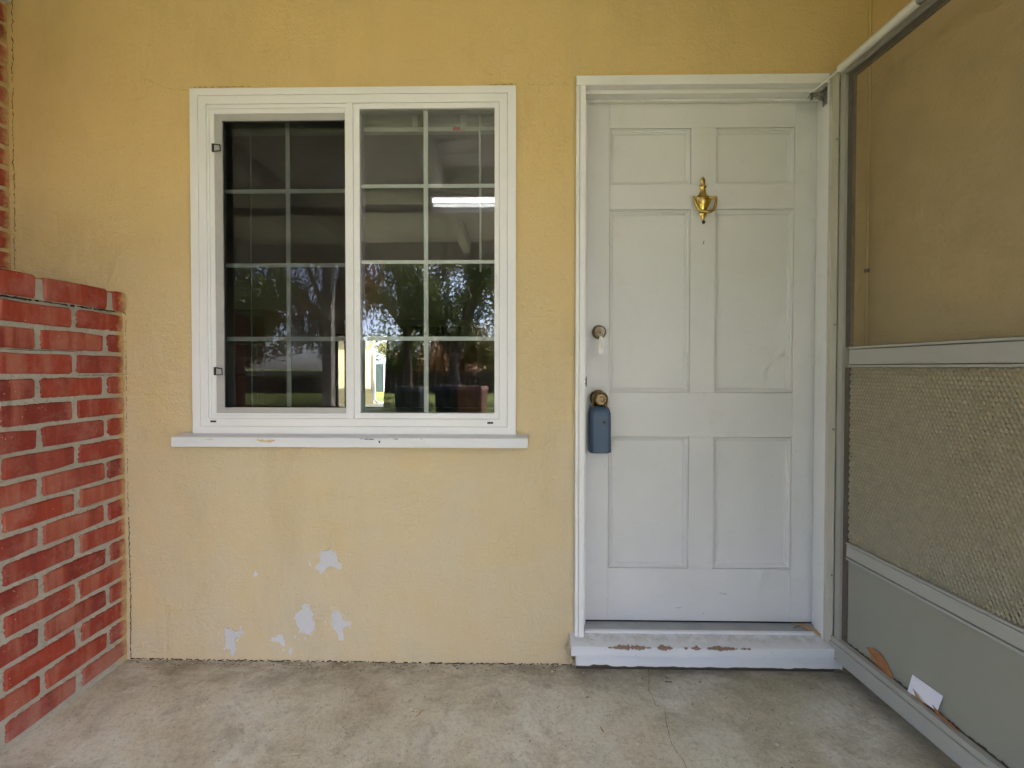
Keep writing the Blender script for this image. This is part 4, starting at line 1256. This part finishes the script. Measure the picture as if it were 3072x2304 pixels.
tree('small olive tree mirrored behind the porch post', (-12.8, -17.5, -.25), 7.0, 3.0, 'leaf_olive', 5, 1.2, 9000, .2)
tree('green tree standing beside the evergreen across the front lawn', (3.2, -17.5, -.25), 8.0, 3.2, 'leaf_green', 6, 1.8, 9000, .2)
tree('unseen large tree added right of the lawn to shade the porch slab', (3.2, -6.4, -.25), 8.2, 3.3, 'leaf_green', 21, 3.2, 3400, .26)  # added out of view to keep the sun off the porch slab
tree('green tree behind the slatted back fence', (-7.5, 24.0, -.06), 6.5, 3.0, 'leaf_olive', 8, 1.4, 8000, .2)
tree('broad green tree filling the gap behind the board fence', (-9.5, -27, -.25), 4.6, 4.2, 'leaf_green', 9, .5, 7000, .28)
tree('olive tree behind the board fence, right of the neighbour house', (-1.0, -27, -.25), 5.0, 4.2, 'leaf_olive', 10, .5, 7000, .28)
tree('rusty tree in front of the neighbour house, beyond the board fence', (-5.2, -29, -.25), 4.2, 3.6, 'leaf_rust', 12, .5, 5000, .28)
ff_ = thing('board_fence', 'dark wooden board fence across the front lawn, mirrored low in the pane', 'fence', (0, -21.3, -.25))
for i in range(120):
    bx('board', 'fence', ff_, -20+i*.30, -20+i*.30+.285, 0, .03, .02, 1.18+random.uniform(-.015, .015))
nh = thing('neighbour_house', 'pale house with brown roof mirrored above the far fence', 'house', (-6.5, -44, -1.4))
bx('wall', 'house', nh, -9, 6.5, -6, 0, 0, 2.5)
MB().add([(-9.6, .6, 2.4), (7.1, .6, 2.4), (7.1, -3, 4.3), (-9.6, -3, 4.3), (-9.6, -6.6, 2.4), (7.1, -6.6, 2.4), (-9.6, .6, 2.3), (7.1, .6, 2.3), (7.1, -6.6, 2.3), (-9.6, -6.6, 2.3)],
         [(0, 1, 2, 3), (3, 2, 5, 4), (6, 9, 8, 7), (0, 6, 7, 1), (4, 5, 8, 9), (1, 7, 8, 5, 2), (0, 3, 4, 9, 6)]).build('roof', 'terracotta', nh)
for i in range(5):
    bx('window', 'gasket', nh, -8+i*3, -6.6+i*3, -.02, .04, .9, 2.0)
def wheelie(label, loc, mat, rz):
    t_ = thing('wheelie_bin', label, 'bin', loc, rz, 'wheelie bins at the lawn edge')
    a, b = .22, .28
    MB().add([(-a, -a, .06), (a, -a, .06), (a, a, .06), (-a, a, .06), (-b, -b*1.1, .88), (b, -b*1.1, .88), (b, b*1.1, .88), (-b, b*1.1, .88)],
             [(0, 3, 2, 1), (4, 5, 6, 7), (0, 1, 5, 4), (1, 2, 6, 5), (2, 3, 7, 6), (3, 0, 4, 7)]).build('tub', mat, t_, .02)
    MB().add([(-.30, -.33, .885), (.30, -.33, .885), (.30, .36, .885), (-.30, .36, .885), (-.27, -.28, .96), (.27, -.28, .96), (.27, .34, .985), (-.27, .34, .985)],
             [(0, 3, 2, 1), (4, 5, 6, 7), (0, 1, 5, 4), (1, 2, 6, 5), (2, 3, 7, 6), (3, 0, 4, 7)]).build('lid', mat, t_, .015)
    for s in (-1, 1):
        MB().tube([(s*.19, -.26, .10), (s*.24, -.26, .10)], .10, 14).build('wheel', 'black', t_)
    MB().tube([(-.22, -.37, .90), (.22, -.37, .90)], .018, 8).build('handle', mat, t_)
wheelie('dark green wheelie bin, leftmost of the mirrored bins', (-2.30, -7.6, -.25), 'bin_dark', R(4))
wheelie('dark blue wheelie bin, middle one of the mirrored bins', (-1.62, -8.3, -.25), 'bin_blue', R(-3))
wheelie('reddish brown wheelie bin, rightmost of the mirrored bins', (-1.02, -7.9, -.25), 'bin_red', R(8))
